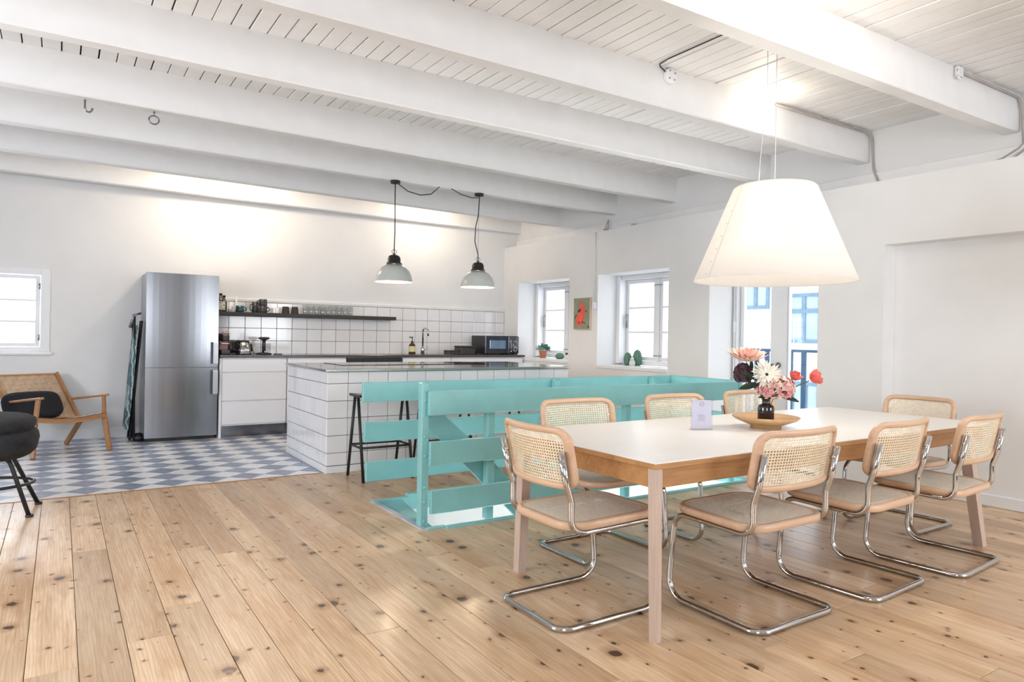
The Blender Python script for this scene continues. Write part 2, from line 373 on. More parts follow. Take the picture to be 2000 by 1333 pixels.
# kitchen tiles: a chequer of lozenges
def clip(poly, x0, x1, y0, y1):
    for ax, lim, sg in ((0, x0, 1), (0, x1, -1), (1, y0, 1), (1, y1, -1)):
        out = []
        for i in range(len(poly)):
            p, q = poly[i], poly[(i+1) % len(poly)]; dp, dq = (p[ax]-lim)*sg, (q[ax]-lim)*sg
            if dp >= 0: out.append(p)
            if dp*dq < 0: t = dp/(dp-dq); out.append((p[0]+(q[0]-p[0])*t, p[1]+(q[1]-p[1])*t))
        poly = out
        if len(poly) < 3: return []
    return poly
b = MB(); b.box((-1.6, YT+.016, -.022), (5.62, YB, -.006)); obj('tile_bed', b, M_GROUT, floor)
mesh_cache = {}
HX, HY, GR = .142, .135, .985
for i in range(-9, 6):
    for j in range(-1, 12):
        for wht in (0, 1):
            cx, cy = 1.035 + 2*HX*i + wht*HX, 5.995 + 2*HY*j + wht*HY
            poly = [(cx-HX*GR, cy), (cx, cy-HY*GR), (cx+HX*GR, cy), (cx, cy+HY*GR)]
            full = len(poly)
            x1 = 1.90 if cy < 7.0 else 2.5
            q = clip(poly, -1.32, x1, YT+.018, YB-.002)
            if len(q) < 3: continue
            ar = abs(sum(q[t][0]*q[(t+1) % len(q)][1]-q[(t+1) % len(q)][0]*q[t][1] for t in range(len(q))))/2
            if ar < .0012: continue
            mm = M_WHTILE if wht else M_BLUE
            if abs(ar - 2*HX*HY*GR*GR) < 1e-6:
                if wht not in mesh_cache:
                    b = MB(); b.prism([(p[0]-cx, p[1]-cy) for p in q], -.01, 0); mesh_cache[wht] = b.mesh('tile', mm)
                link('tile', mesh_cache[wht], floor, (cx, cy, 0))
            else:
                b = MB(); b.prism([(p[0]-cx, p[1]-cy) for p in q], -.01, 0); obj('tile', b, mm, floor, (cx, cy, 0))

# ceiling: dark void, boards with open joints, beams
b = MB(); b.box((XL-.2, YR-.2, 3.06), (6.16, YB+.3, 3.3))
ceiling = tag(obj('ceiling', b, M_GAP), 'white boarded ceiling with dark open joints and heavy white beams', 'ceiling', kind='structure')
x = -1.6; k = 0
while x < XU:
    rnd = random.Random(k*3+5); gap = rnd.choice([.003, .004, .006, .008, .011, .005, .009])
    x1 = min(x+.1055, XU); z = ZC + rnd.uniform(-.003, .004)
    b = MB(); b.cbox((x+gap/2, YR, z), (x1-gap/2, YB, z+.022), .0025); obj('plank', b, M_CEIL, ceiling); x = x1; k += 1
b = MB(); b.box((XL, YR, ZC), (-1.6, YB, ZC+.02)); obj('ceiling_panel', b, M_CEIL, ceiling)
BEAMS = [((-.52, 8.50), (5.9, 8.72)), ((-.46, 7.50), (5.9, 7.74)), ((-.40, 6.47), (5.9, 6.56)), ((-.34, 5.45), (5.9, 5.55)), ((-.28, 4.39), (5.9, 4.31)),
         ((.7, 3.36), (5.9, 3.31)), ((2.28, 2.28), (5.9, 2.19)), ((0, 1.2), (5.9, 1.15)), ((0, .1), (5.9, .1)), ((0, -1.0), (5.9, -1.0))]
for (ax, ay), (bx, by) in BEAMS:
    sl = (by-ay)/(bx-ax); ya = ay + (-3.25-ax)*sl; yb = ay + (5.9-ax)*sl; wd = .11
    b = MB(); b.cbox((0, 0, ZB), (math.hypot(9.15, yb-ya), wd, ZC+.01), .008)
    obj('beam', b, M_CEIL, ceiling, (-3.25, ya, 0), (0, 0, math.atan(sl)))
b = MB(); b.cbox((XU-.03, YR, 2.53), (XU+.02, YB, 2.66), .006)
tag(obj('trim_1', b, M_CEIL), 'white wall plate along the ledge under the beam ends', 'trim', kind='structure')
b = MB(); b.cbox((XN-.018, -.6, 0), (XN+.01, 3.04, .09), .006)
tag(obj('baseboard_right', b, M_TRIM), 'low white skirting board in the right wall recess', 'skirting', kind='structure')
b = MB(); b.cbox((XL, YB-.018, 0), (1.48, YB, .11), .006)
tag(obj('baseboard_back', b, M_TRIM), 'white skirting board behind the lounge chair', 'skirting', kind='structure')

# splashback tiles
b = MB(); b.box((1.49, YB-.012, .92), (XW-.002, YB, 1.56)); obj('tile_backing', b, M_DGROUT, wall_back)
b = MB(); b.cbox((1.49, YB-.022, 1.56), (XW-.002, YB, 1.60), .006); obj('ledge_strip', b, M_WALL, wall_back)
ZR = [.925, 1.090, 1.243, 1.394, 1.558]; cache = {}
xs = [1.494] + [1.692 + .1886*t for t in range(21)] + [XW-.004]
for x0, x1 in zip(xs, xs[1:]):
    for r_, (z0, z1) in enumerate(zip(ZR, ZR[1:])):
        key = (round(x1-x0, 3), r_)
        if key not in cache:
            t = MB(); t.cbox((.0022, -.009, .0022), (x1-x0-.0022, 0, z1-z0-.0022), .0022); cache[key] = t.mesh('tile', M_TILE)
        link('tile', cache[key], wall_back, (x0, YB-.012, z0))

# ------------------------------------------------------------------ windows and balcony door
M_GLASS = glass('window_glass')
def casement(mb_f, mb_g, y0, y1, z0, z1, nm, fw=.045, x=XP, d=.04, axis='x'):
    """one sash: four rails, nm muntins; glass panes to a second mesh list"""
    def bx(a0, a1, c0, c1, dx0=0, dx1=d):
        if axis == 'x': mb_f.cbox((x+dx0, a0, c0), (x+dx1, a1, c1), .004)
        else: mb_f.cbox((a0, x+dx0, c0), (a1, x+dx1, c1), .004)
    bx(y0, y0+fw, z0, z1); bx(y1-fw, y1, z0, z1); bx(y0+fw, y1-fw, z0, z0+fw); bx(y0+fw, y1-fw, z1-fw, z1)
    H = (z1-z0-2*fw)/(nm+1); pan = []
    for i in range(nm+1):
        a = z0+fw+i*H
        if i: bx(y0+fw, y1-fw, a-.011, a+.011, .004, d-.004)
        pan.append((y0+fw-.004, y1-fw+.004, a+(.009 if i else -.004), a+H+(-.009 if i < nm else .004)))
    return pan
def pane(par, x, y0, y1, z0, z1, axis='x'):
    g = MB()
    if axis == 'x': g.box((x+.018, y0, z0), (x+.022, y1, z1))
    else: g.box((y0, x+.018, z0), (y1, x+.022, z1))
    return obj('pane', g, M_GLASS, par)
def window_right(n, W, label):
    y0, y1, z0, z1 = W
    fy1, fy0 = y1-.06, y0+.02
    f = MB()                                                        # outer frame and boxed reveal
    f.cbox((XP-.12, fy1, z0+.03), (XP+.1, y1+.001, z1), .006); f.cbox((XP-.12, y0-.001, z0+.03), (XP+.1, fy0, z1), .006)
    f.cbox((XP-.09, fy0, z1-.055), (XP+.1, fy1, z1+.001), .006); f.cbox((XP-.05, fy0, z0+.02), (XP+.1, fy1, z0+.075), .006)
    ym = (fy0+fy1)/2
    f.cbox((XP-.015, ym-.028, z0+.075), (XP+.07, ym+.028, z1-.055), .005)
    w_ = tag(obj('window_%d' % n, f, M_TRIM), label, 'window', kind='structure')
    for a, b_ in ((fy0+.004, ym-.03), (ym+.03, fy1-.004)):
        s = MB(); pan = casement(s, None, a, b_, z0+.078, z1-.058, 2)
        so = obj('sash', s, M_TRIM, w_)
        for p in pan: pane(so, XP, *p)
    s = MB(); s.cbox((XW-.012, y0-.0, z0-.03), (XP-.04, y1, z0+.012), .006); obj('window_sill', s, M_TRIM, w_)
    h = MB()
    for zz in (z0+.14, z1-.14):
        h.tube([(XP-.012, ym+.07, zz), (XP-.022, ym, zz+.004), (XP-.012, ym-.07, zz)], .005, 6)
    obj('stay_hook', h, M_STEEL, w_)
    h = MB(); h.tube([(XP-.01, fy1-.03, (z0+z1)/2+.08), (XP-.03, fy1-.03, (z0+z1)/2+.06), (XP-.025, fy1-.035, (z0+z1)/2-.09)], .008, 6)
    obj('handle', h, M_STEEL, w_)
    return w_
window_right(1, WINS[0], 'farther deep-set white window beside the worktop end, two sashes of three panes')
window_right(2, WINS[1], 'nearer deep-set white window with cacti on the sill, two sashes of three panes')
# back wall window (only its right sash is in the picture)
f = MB(); x0, x1, z0, z1 = BW
f.cbox((x1-.075, YB-.02, z0), (x1+.012, YB+.1, z1+.02), .006); f.cbox((x0-.012, YB-.02, z0), (x0+.075, YB+.1, z1+.02), .006)
f.cbox((x0+.07, YB-.02, z1-.055), (x1-.07, YB+.1, z1+.02), .006); f.cbox((x0+.07, YB-.01, z0), (x1-.07, YB+.1, z0+.05), .006)
f.cbox((-.655, YB+.0, z0+.05), (-.595, YB+.09, z1-.055), .005)
w3 = tag(obj('window_3', f, M_TRIM), 'white three-pane sash window in the back wall above the lounge chair', 'window', kind='structure')
for a, b_ in ((x0+.08, -.658), (-.592, x1-.08)):
    s = MB(); pan = casement(s, None, a, b_, z0+.052, z1-.058, 2, .04, YB+.02, .04, 'y'); so = obj('sash', s, M_TRIM, w3)
    for p in pan: pane(so, YB+.02, *p, axis='y')
s = MB(); s.cbox((x0-.05, YB-.05, z0-.035), (x1+.03, YB+.02, z0), .006); obj('window_sill', s, M_TRIM, w3)
h = MB()
for zz in (1.10, 1.64): h.tube([(x1-.085, YB+.005, zz-.03), (x1-.085, YB+.005, zz+.03)], .008, 6)
obj('hinge', h, M_STEEL, w3)
# balcony door: frame, two glazed leaves, handle
f = MB(); y0, y1, z0, z1 = DOOR
f.cbox((XP-.05, y1-.05, 0), (XP+.08, y1, z1), .006); f.cbox((XP-.05, y0, 0), (XP+.08, y0+.05, z1), .006); f.cbox((XP-.05, y0+.05, z1-.06), (XP+.08, y1-.05, z1), .006)
f.cbox((XP-.05, y0+.05, -.01), (XP+.08, y1-.05, .03), .004)
d1 = tag(obj('door_1', f, M_TRIM), 'white glazed double balcony door behind the flowers', 'door', kind='structure')
ym = 4.225
for a, b_, fa, fb in ((ym+.004, y1-.052, .19, .045), (y0+.052, ym-.002, .045, .014)):
    s = MB(); s.cbox((XP, a, .032), (XP+.05, a+fa, z1-.062), .005) if a > ym else s.cbox((XP, a, .032), (XP+.05, a+.09, z1-.062), .005)
    s.cbox((XP, b_-fb, .032), (XP+.05, b_, z1-.062), .005)
    aa = a+(fa if a > ym else .09); bb = b_-fb
    s.cbox((XP, aa, .032), (XP+.05, bb, .16), .005); s.cbox((XP, aa, z1-.16), (XP+.05, bb, z1-.062), .005)
    lf = obj('door_leaf', s, M_TRIM, d1); pane(lf, XP, aa-.004, bb+.004, .155, z1-.155)
    if a > ym:
        h = MB(); h.lathe([(.028, 0), (.028, .01), (.012, .012), (.012, .05)], n=14, M=Matrix.Translation((XP, a+.09, .955)) @ Matrix.Rotation(-PI/2, 4, 'Y'))
        h.tube([(XP-.045, a+.09, .955), (XP-.05, a+.13, .958), (XP-.05, a+.20, .958)], .011, 8)
        obj('handle', h, M_STEEL, lf)
f = MB(); f.cbox((XP-.07, y1-.035, 1.28), (XP-.05, y1-.01, 1.40), .004); f.tube([(XP-.06, y1-.022, .1), (XP-.06, y1-.022, 2.0)], .009, 6)
tag(obj('trim_2', f, M_TRIM), 'slim white espagnolette rod on the balcony door frame', 'trim', kind='structure')

# ------------------------------------------------------------------ outside: balcony, facade across the yard
M_BALC = mat('blue_grey_iron', (.06,.14,.24), .5, var=.1)
bal = thing('balcony_railing', 'dark blue-grey iron balcony railing seen through the glazed door', 'railing', (6.9, 4.6, 0))
b = MB(); b.cbox((-.02, -1.6, 1.075), (.02, 1.4, 1.105), .004); obj('top_rail', b, M_BALC, bal)
b = MB(); b.cbox((-.02, -1.6, .10), (.02, 1.4, .13), .004); obj('bottom_rail', b, M_BALC, bal)
bm = MB(); bm.cbox((-.012, -.028, .13), (.012, .028, 1.075), .003); bme = bm.mesh('bar', M_BALC)
for yy in (-1.3, -.97, -.64, -.31, 0.005, .17, .48, .62, 1.1): link('bar', bme, bal, (0, yy, 0))
pm = MB(); pm.cbox((-.02, -.03, -.12), (.02, .03, 1.08), .003); pme = pm.mesh('post', M_BALC)
for yy in (-1.57, .80, 1.37): link('post', pme, bal, (0, yy, 0))
b = MB(); b.box((6.16, 2.6, -.3), (7.1, 6.2, -.12)); tag(obj('balcony_slab', b, M_WALL), 'pale balcony floor slab outside the glazed door', 'balcony', kind='structure')
M_FAC = mat('white_render', (.82,.83,.84), .8, var=.03)
M_BFRM = mat('blue_window_paint', (.20,.31,.42), .5, var=.1)
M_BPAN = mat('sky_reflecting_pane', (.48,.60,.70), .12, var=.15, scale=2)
bd = thing('building', 'white rendered building across the yard with blue wooden windows', 'building', (13, 9, 0))
b = MB(); b.box((0, -12, -5), (.5, 14, 7)); obj('facade', b, M_FAC, bd)
def far_window(y0, y1, z0, z1, trans=None, mid=True):
    f = MB(); t = .07
    f.cbox((-.05, y0, z0), (.04, y0+t, z1), .005); f.cbox((-.05, y1-t, z0), (.04, y1, z1), .005)
    f.cbox((-.05, y0+t, z0), (.04, y1-t, z0+t), .005); f.cbox((-.05, y0+t, z1-t), (.04, y1-t, z1), .005)
    ym = (y0+y1)/2; f.cbox((-.05, ym-.045, z0+t), (.04, ym+.045, z1-t), .005)
    zz = [z0+t, z1-t]
    if trans: f.cbox((-.055, y0+t, trans-.04), (.04, y1-t, trans+.04), .005); zz = [z0+t, trans, z1-t]
    wo = obj('window', f, M_BFRM, bd, (0, -9, 0))
    for a, b_ in zip(zz, zz[1:]):
        for u, v in ((y0+t, ym), (ym, y1-t)):
            p = MB(); p.box((-.02, u, a), (.03, v, b_)); obj('pane', p, M_BPAN, wo)
far_window(9.53, 10.22, 1.90, 2.62); far_window(8.28, 9.07, 1.16, 2.20, 1.83)
far_window(8.28, 8.95, -1.3, .35, -.4); far_window(9.75, 10.3, -1.3, .1, -.4)
far_window(4.6, 5.4, 1.16, 2.20, 1.83); far_window(2.2, 3.0, 1.16, 2.20, 1.83)

# ------------------------------------------------------------------ stairwell and turquoise railing
mb = MB(); x0, x1, y0, y1 = OP; zb = -2.6
mb.box((x0-.1, y0-.1, zb), (x0, y1+.1, -.022)); mb.box((x1, y0-.1, zb), (x1+.1, y1+.1, -.022))
mb.box((x0, y0-.1, zb), (x1, y0, -.022)); mb.box((x0, y1, zb), (x1, y1+.1, -.022)); mb.box((x0-.1, y0-.1, zb-.1), (x1+.1, y1+.1, zb))
tag(obj('wall_stairwell', mb, M_WALL), 'white walls of the stairwell below the turquoise railing', 'wall', kind='structure')
stair = thing('staircase', 'steep turquoise staircase dropping through the floor inside the railing', 'stairs', (1.905, 3.83, 0))
for i in range(9):
    b = MB()
    if i == 0: b.prism([(0, -.02), (.06, -.02), (.20, .80), (0, .80)], -.035, 0)
    else: b.cbox((0, 0, -.035), (.23, .80, 0), .004)
    obj('tread', b, M_TEAL if i == 0 else M_TRIM, stair, (.004+.21*i, .005, -.012-.255*i))
b = MB(); b.prism([(.04, .64), (.04, .80), (.42, .48), (2.6, -1.62), (2.6, -1.83), (.42, .27)], 0, .028, 'y'); obj('handrail_board', b, M_TEAL, stair, (0, .128, 0))
rail = thing('stair_railing', 'turquoise painted timber railing of wide boards around the stair opening', 'railing', (1.92, 3.86, 0))
def rb(x0, x1, y0, y1, z0, z1, name='board', c=.005):
    b = MB(); b.cbox((x0, y0, z0), (x1, y1, z1), c); return obj(name, b, M_TEAL, rail, (-1.92, -3.86, 0))
for zt, xl in ((.845, 1.928), (.531, 1.940), (.226, 1.952)): rb(xl, 4.86, 3.86, 3.89, zt-.152, zt)
for zt, xl in ((.85, 1.82), (.56, 1.836), (.275, 1.853)): rb(xl, 4.95, 4.70, 4.73, zt-.144, zt)
for zt in (.85, .56, .275): rb(4.92, 4.95, 3.89, 4.70, zt-.148, zt)
for px, py, s in ((1.892, 3.892, .057), (2.375, 3.892, .06), (3.60, 3.892, .06), (4.80, 3.892, .07), (3.49, 4.64, .058), (4.62, 4.64, .06)):
    zt = .90 if px < 1.9 else .80
    if py > 4: zt = .84
    p_ = rb(px, px+s, py, py+.058, -.02 if py < 4 else -.1, zt, 'post', .008)
    if px < 1.9:
        h = MB(); h.lathe([(.011, 0), (.010, .005), (0, .007)], n=10, M=Matrix.Rotation(PI/2, 4, 'X')); hm = h.mesh('bolt', M_TEAL)
        for zz in (.85, .79, .56, .44, .24, .15, .03): link('bolt', hm, p_, (px+.028, py, zz))
# rim of the opening
rb(2.02, 4.95, 3.765, 3.806, -.03, .014, 'edge_board', .004); rb(1.90, 2.03, 3.795, 3.834, -.03, .012, 'edge_board', .004)
rb(2.15, 4.95, 4.628, 4.675, -.09, .03, 'edge_board', .004); rb(1.88, 2.15, 4.615, 4.65, -.12, .012, 'edge_board', .004); rb(4.918, 4.965, 3.765, 4.675, -.06, .014, 'edge_board', .004)
b = MB(); b.cbox((1.868, 3.82, -.03), (1.912, 4.66, .006), .004); tag(obj('nosing', b, mat('worn_grey_nosing', (.42,.44,.50), .4, var=.2), rail, (-1.92, -3.86, 0)), 'worn grey nosing strip')

# ------------------------------------------------------------------ kitchen island
isl = thing('kitchen_island', 'kitchen island clad in white square tiles with a steel worktop', 'kitchen island', (1.909, 5.757, 0))
IX, IY = 4.50-1.909, 1.22
b = MB(); b.box((.008, .008, 0), (IX-.008, IY-.008, .868)); obj('core', b, M_DGROUT, isl)
ZI = [.062, .170, .318, .467, .616, .766, .867]; cache = {}
for c_ in range(14):
    for r_, (z0, z1) in enumerate(zip(ZI, ZI[1:])):
        if r_ not in cache:
            t = MB(); t.cbox((.0022, 0, .0022), (.185-.0022, .009, z1-z0-.0022), .002); cache[r_] = t.mesh('tile', M_TILE)
        link('tile', cache[r_], isl, (.185*c_, 0, z0))
cache = {}
for c_ in range(8):
    for r_, (z0, z1) in enumerate(zip(ZI, ZI[1:])):
        if r_ not in cache:
            t = MB(); t.cbox((0, .0022, .0022), (.009, .1510-.0010, z1-z0-.0022), .002); cache[r_] = t.mesh('tile', M_TILE)
        link('tile', cache[r_], isl, (0, .1515*c_+.003, z0))
b = MB(); b.cbox((-.006, -.004, 0), (.008, IY, .060), .002); b.cbox((.008, -.006, 0), (IX, .008, .058), .002); obj('plinth', b, M_TRIM, isl)
b = MB(); b.cbox((-.02, -.025, .868), (IX+.02, IY+.02, .892), .003); obj('worktop', b, M_STEEL2, isl)
b = MB(); b.cbox((.34, .62, .892), (1.95, 1.16, .897), .002); obj('hob', b, M_GLOSSB, isl)

# ------------------------------------------------------------------ back run of kitchen units
def unit(x0, x1, label, fronts):
    u = thing('base_cabinet', label, 'cabinet', (x0, 8.23, 0), 0, 'handleless white base cabinets')
    W = x1-x0
    b = MB(); b.box((.002, .02, .13), (W-.002, .56, .90)); obj('body', b, M_WHITE, u)
    for z0, z1 in fronts:
        b = MB(); b.cbox((.003, 0, z0+.003), (W-.003, .02, z1-.003), .002); obj('drawer_front', b, M_WHITE, u)
    b = MB(); b.box((0, .05, 0), (W, .07, .13)); tag(obj('plinth', b, M_STEEL, u), 'brushed steel plinth')
FR = [(.145, .405), (.412, .728), (.736, .885)]
unit(1.525, 2.24, 'white three-drawer base cabinet beside the fridge', FR)
unit(2.245, 2.965, 'white base cabinet behind the left half of the island', FR)
unit(3.715, 4.43, 'white base cabinet under the sink', FR)
unit(4.435, 5.60, 'wide white base cabinet under the microwave', FR)
dw = thing('dishwasher', 'built-in dishwasher with a black control strip behind the island', 'dishwasher', (2.97, 8.23, 0))
b = MB(); b.box((.002, .02, .1), (.738, .56, .90)); obj('body', b, M_STEEL, dw)
b = MB(); b.cbox((.004, -.012, .845), (.736, .02, .895), .003); tag(obj('control_panel', b, M_BLACK, dw), 'black control strip')
b = MB(); b.cbox((.004, 0, .145), (.736, .02, .842), .003); obj('door', b, M_WHITE, dw)
b = MB(); b.cbox((0, 0, 0), (.026, .57, .898), .002); tag(obj('end_panel', b, M_WHITE, None, (1.497, 8.225, 0)), 'narrow white end panel between fridge and drawers', 'panel')
b = MB(); b.cbox((0, 0, 0), (4.12, .60, .030), .004)
ct = tag(obj('worktop', b, M_STONE, None, (1.494, 8.195, .902)), 'long dark stone-look worktop along the back wall', 'worktop')
sk = MB(); sk.cbox((2.1, .16, .028), (3.0, .50, .033), .001); tag(obj('sink_rim', sk, M_STEEL, ct), 'steel sink rim')

# fridge
fr = thing('refrigerator', 'tall brushed steel fridge freezer by the kitchen wall', 'refrigerator', (.762, 8.24, 0))
FW = .72
b = MB(); b.cbox((0, .06, .03), (FW, .55, 1.815), .006); obj('cabinet_body', b, mat('silver_grey_side', (.42,.44,.47), .35, .6, var=.03), fr)
b = MB(); b.box((.02, .03, 0), (FW-.02, .5, .032)); obj('base', b, M_BLACK, fr)
for nm, z0, z1, hz in (('fridge_door', .80, 1.815, (.835, 1.075)), ('freezer_door', .04, .793, (.50, .765))):
    # gently bowed front
    n = 12; poly = [(FW*i/n, -.012*(1-((i/n)*2-1)**2)) for i in range(n+1)] + [(FW, .058), (0, .058)]
    b = MB(); b.prism(poly, z0, z1, 'z'); d_ = obj(nm, b, M_STEEL, fr)
    for i in range(len(d_.data.polygons)): d_.data.polygons[i].use_smooth = False
    h = MB(); h.cbox((FW-.062, -.062, hz[0]), (FW-.006, -.048, hz[1]), .004); h.box((FW-.05, -.05, hz[0]+.04), (FW-.03, .01, hz[0]+.06)); h.box((FW-.05, -.05, hz[1]-.06), (FW-.03, .01, hz[1]-.04)); h.box((FW-.066, -.048, hz[0]), (FW-.060, .0, hz[1]), mi=1)
    obj('door_handle', h, [mat('satin_handle', (.50,.53,.58), .35, .8, var=.02), M_BLACK], d_)

# ironing board leaning between wall and fridge
ib = thing('ironing_board', 'folded ironing board with a leaf-patterned cover leaning by the fridge', 'ironing board', (.63, 8.45, 0))
m_ic, nt, bs = nmat('patterned_cover'); nz = nt.nodes.new('ShaderNodeTexWave'); nz.inputs['Scale'].default_value = 9; nz.inputs['Distortion'].default_value = 9; nz.inputs['Detail'].default_value = 3
tcn = nt.nodes.new('ShaderNodeTexCoord'); nt.links.new(tcn.outputs['Object'], nz.inputs['Vector'])
cr = nt.nodes.new('ShaderNodeValToRGB'); cr.color_ramp.elements[0].color = (.05,.11,.13,1); cr.color_ramp.elements[0].position = .3; cr.color_ramp.elements[1].color = (.42,.52,.52,1)
nt.links.new(nz.outputs[0], cr.inputs[0]); nt.links.new(cr.outputs[0], bs.inputs['Base Color']); bs.inputs['Roughness'].default_value = .8
TL = Matrix.Rotation(math.radians(4.2), 4, 'Y')
b = MB(); pts = [(0, -.16), (0, .16)]
poly = [(-.15, .14), (.15, .14), (.17, .5), (.15, .95), (.08, 1.2), (.03, 1.25), (-.03, 1.25), (-.08, 1.2), (-.15, .95), (-.17, .5)]
b.prism(poly, -.055, -.018, 'x', TL); obj('padded_top', b, m_ic, ib)
b = MB()
for yy in (-.12, .12):
    b.tube([TL @ Vector((.005, yy, .02)), TL @ Vector((.012, yy*.6, 1.30))], .011, 8)
    b.tube([(.045, yy, .012), (.035, yy*.8, 1.34)], .011, 8)
b.tube([TL @ Vector((.005, -.12, .03)), TL @ Vector((.005, .12, .03))], .011, 8); b.tube([(.04, -.1, .35), (.04, .1, .35)], .009, 8)
obj('legs', b, M_BLACKM, ib)
b = MB(); b.tube([(-.06, -.06, 1.22), (-.02, -.07, 1.36), (.03, -.07, 1.375), (.03, .05, 1.375), (-.02, .06, 1.36), (-.06, .06, 1.22)], .012, 8, M=Matrix.Translation((.06, 0, 0))); obj('iron_rest', b, M_STEEL, ib)
b = MB(); b.lathe([(.0, 0), (.055, .01), (.06, .05), (.03, .09), (0, .095)], (.72, 8.36, 0), 14); tag(obj('dustpan', b, M_BLACK), 'dark rounded bundle on the floor beside the ironing board', 'dustpan')

# ------------------------------------------------------------------ shelf and what stands on it
b = MB(); b.cbox((0, 0, 0), (2.27, .21, .046), .003)
tag(obj('wall_shelf', b, mat('black_stained_wood', (.02,.017,.015), .5, var=.3, scale=20, stretch=(.1,1,1)), None, (1.497, YB-.232, 1.384)), 'long black wall shelf above the worktop', 'shelf')
ZS, YS = 1.430, 8.67
M_AMB = mat('dark_bottle_glass', (.035,.022,.012), .08, var=.1, spec=.8)
m_lab, nt, bs = nmat('scribbled_label'); vz = nt.nodes.new('ShaderNodeTexVoronoi'); vz.inputs['Scale'].default_value = 55; tcn = nt.nodes.new('ShaderNodeTexCoord'); nt.links.new(tcn.outputs['Object'], vz.inputs['Vector'])
cr = nt.nodes.new('ShaderNodeValToRGB'); cr.color_ramp.elements[0].color = (.03,.03,.025,1); cr.color_ramp.elements[0].position = .25; cr.color_ramp.elements[1].color = (.62,.58,.48,1); cr.color_ramp.elements[1].position = .5
nt.links.new(vz.outputs['Distance'], cr.inputs[0]); nt.links.new(cr.outputs[0], bs.inputs['Base Color'])
def bottle(x, y, r, h, lab, label):
    t = thing('bottle', label, 'bottle', (x, y, ZS), 0, 'dark bottles on the shelf')
    b = MB(); b.lathe([(r*.95, 0), (r, .006), (r, h*.60), (r*.75, h*.68), (.016, h*.78), (.015, h*.95)], n=18); obj('body', b, M_AMB, t)
    b = MB(); b.lathe([(.018, h*.9), (.018, h)], n=14); obj('cap', b, M_BLACK, t)
    if lab: b = MB(); b.lathe([(r+.001, h*.08), (r+.001, h*.56)], n=18, cap=False); tag(obj('paper_label', b, m_lab, t), 'black and cream printed label')
bottle(1.575, YS-.02, .052, .215, True, 'squat dark bottle with a wide cream label at the shelf end')
bottle(1.626, YS+.06, .034, .195, False, 'slim dark bottle standing behind the labelled one')
M_CER = mat('white_ceramic', (.80,.79,.76), .25, var=.02)
b = MB(); b.lathe([(.024, 0), (.025, .05), (.016, .062), (.018, .078)], n=14); tag(obj('spice_jar', b, M_CER, None, (1.675, YS-.03, ZS)), 'small white jar between the bottles and the teal mug', 'jar')
b = MB(); b.lathe([(.018, 0), (.018, .05), (.010, .055), (.010, .19)], n=14); tag(obj('candle', b, mat('white_wax', (.82,.80,.76), .5, var=.02), None, (1.765, YS+.06, ZS)), 'tall white candle behind the teal mug', 'candle')
def mug(x, y, r, h, m, label, side=1, name='mug', z=ZS, grp=None, taper=1.0):
    t = thing(name, label, 'mug', (x, y, z), 0, grp)
    b = MB(); b.lathe([(r*.9*taper, 0), (r*taper, .006), (r, h), (r*.88, h), (r*.86*taper, .01), (0, .01)], n=20, cap=False); obj('body', b, m, t)
    b = MB(); b.tube([(side*(r*.95 + .028*math.sin(a)), 0, h*.5 + h*.3*math.cos(a)) for a in [PI*i/8 for i in range(9)]], .006, 6); obj('handle', b, m, t)
    return t
M_TMUG = mat('teal_enamel', (.01,.055,.075), .25, var=.1); M_DMUG = mat('dark_stoneware', (.035,.032,.036), .4, var=.2)
mug(1.786, YS-.04, .046, .075, M_TMUG, 'low teal enamel mug on the shelf')
mug(2.052, YS-.05, .047, .082, M_DMUG, 'dark grey mug, lower of two stacked on the shelf', 1)
mug(2.050, YS-.05, .046, .080, M_DMUG, 'dark grey mug stacked on another mug', -1, z=ZS+.083)
mug(1.985, YS+.05, .040, .13, M_DMUG, 'tall dark mug behind the stacked mugs', -1)
for x_, lb in ((2.325, 'brown stoneware tumbler, left of the pair on the shelf'), (2.437, 'brown stoneware tumbler, right of the pair on the shelf')):
    b = MB(); b.lathe([(.046, 0), (.046, .012), (.038, .084), (.034, .086), (.0, .08)], n=12, smooth=False); tag(obj('tumbler', b, mat('brown_stoneware', (.03,.022,.02), .55, var=.2), None, (x_, YS-.03, ZS)), lb, 'tumbler', 'brown tumblers')
b = MB(); b.lathe([(.022, 0), (.024, .07), (.020, .07), (.02, .008), (0, .008)], n=16, cap=False); tag(obj('eggcup', b, M_CER, None, (2.225, YS-.03, ZS)), 'small white cup between mugs and brown tumblers', 'cup')
M_GL = glass('drinking_glass', (.97,.98,.98), .22)
gm = MB(); gm.lathe([(.028, 0), (.03, .004), (.036, .115), (.0345, .115), (.0285, .010), (0, .010)], n=16, cap=False); gme = gm.mesh('drinking_glass', M_GL)
rowg = [('front', -.05), ('back', .04)]
for k_ in range(9):
    for rn, dy in rowg:
        o = link('drinking_glass', gme, None, (2.56 + .073*k_ + (.03 if dy > 0 else 0), YS+dy, ZS))
        tag(o, 'clear drinking glass in the double row on the right half of the shelf', 'glass', 'clear glasses on the shelf')
b = MB(); b.lathe([(.026, 0), (.028, .004), (.024, .115), (.022, .115), (.025, .01), (0, .01)], n=14, cap=False)
tag(obj('drinking_glass', b, M_GL, None, (1.885, YS-.02, ZS)), 'single clear glass between the teal mug and the dark mugs', 'glass')

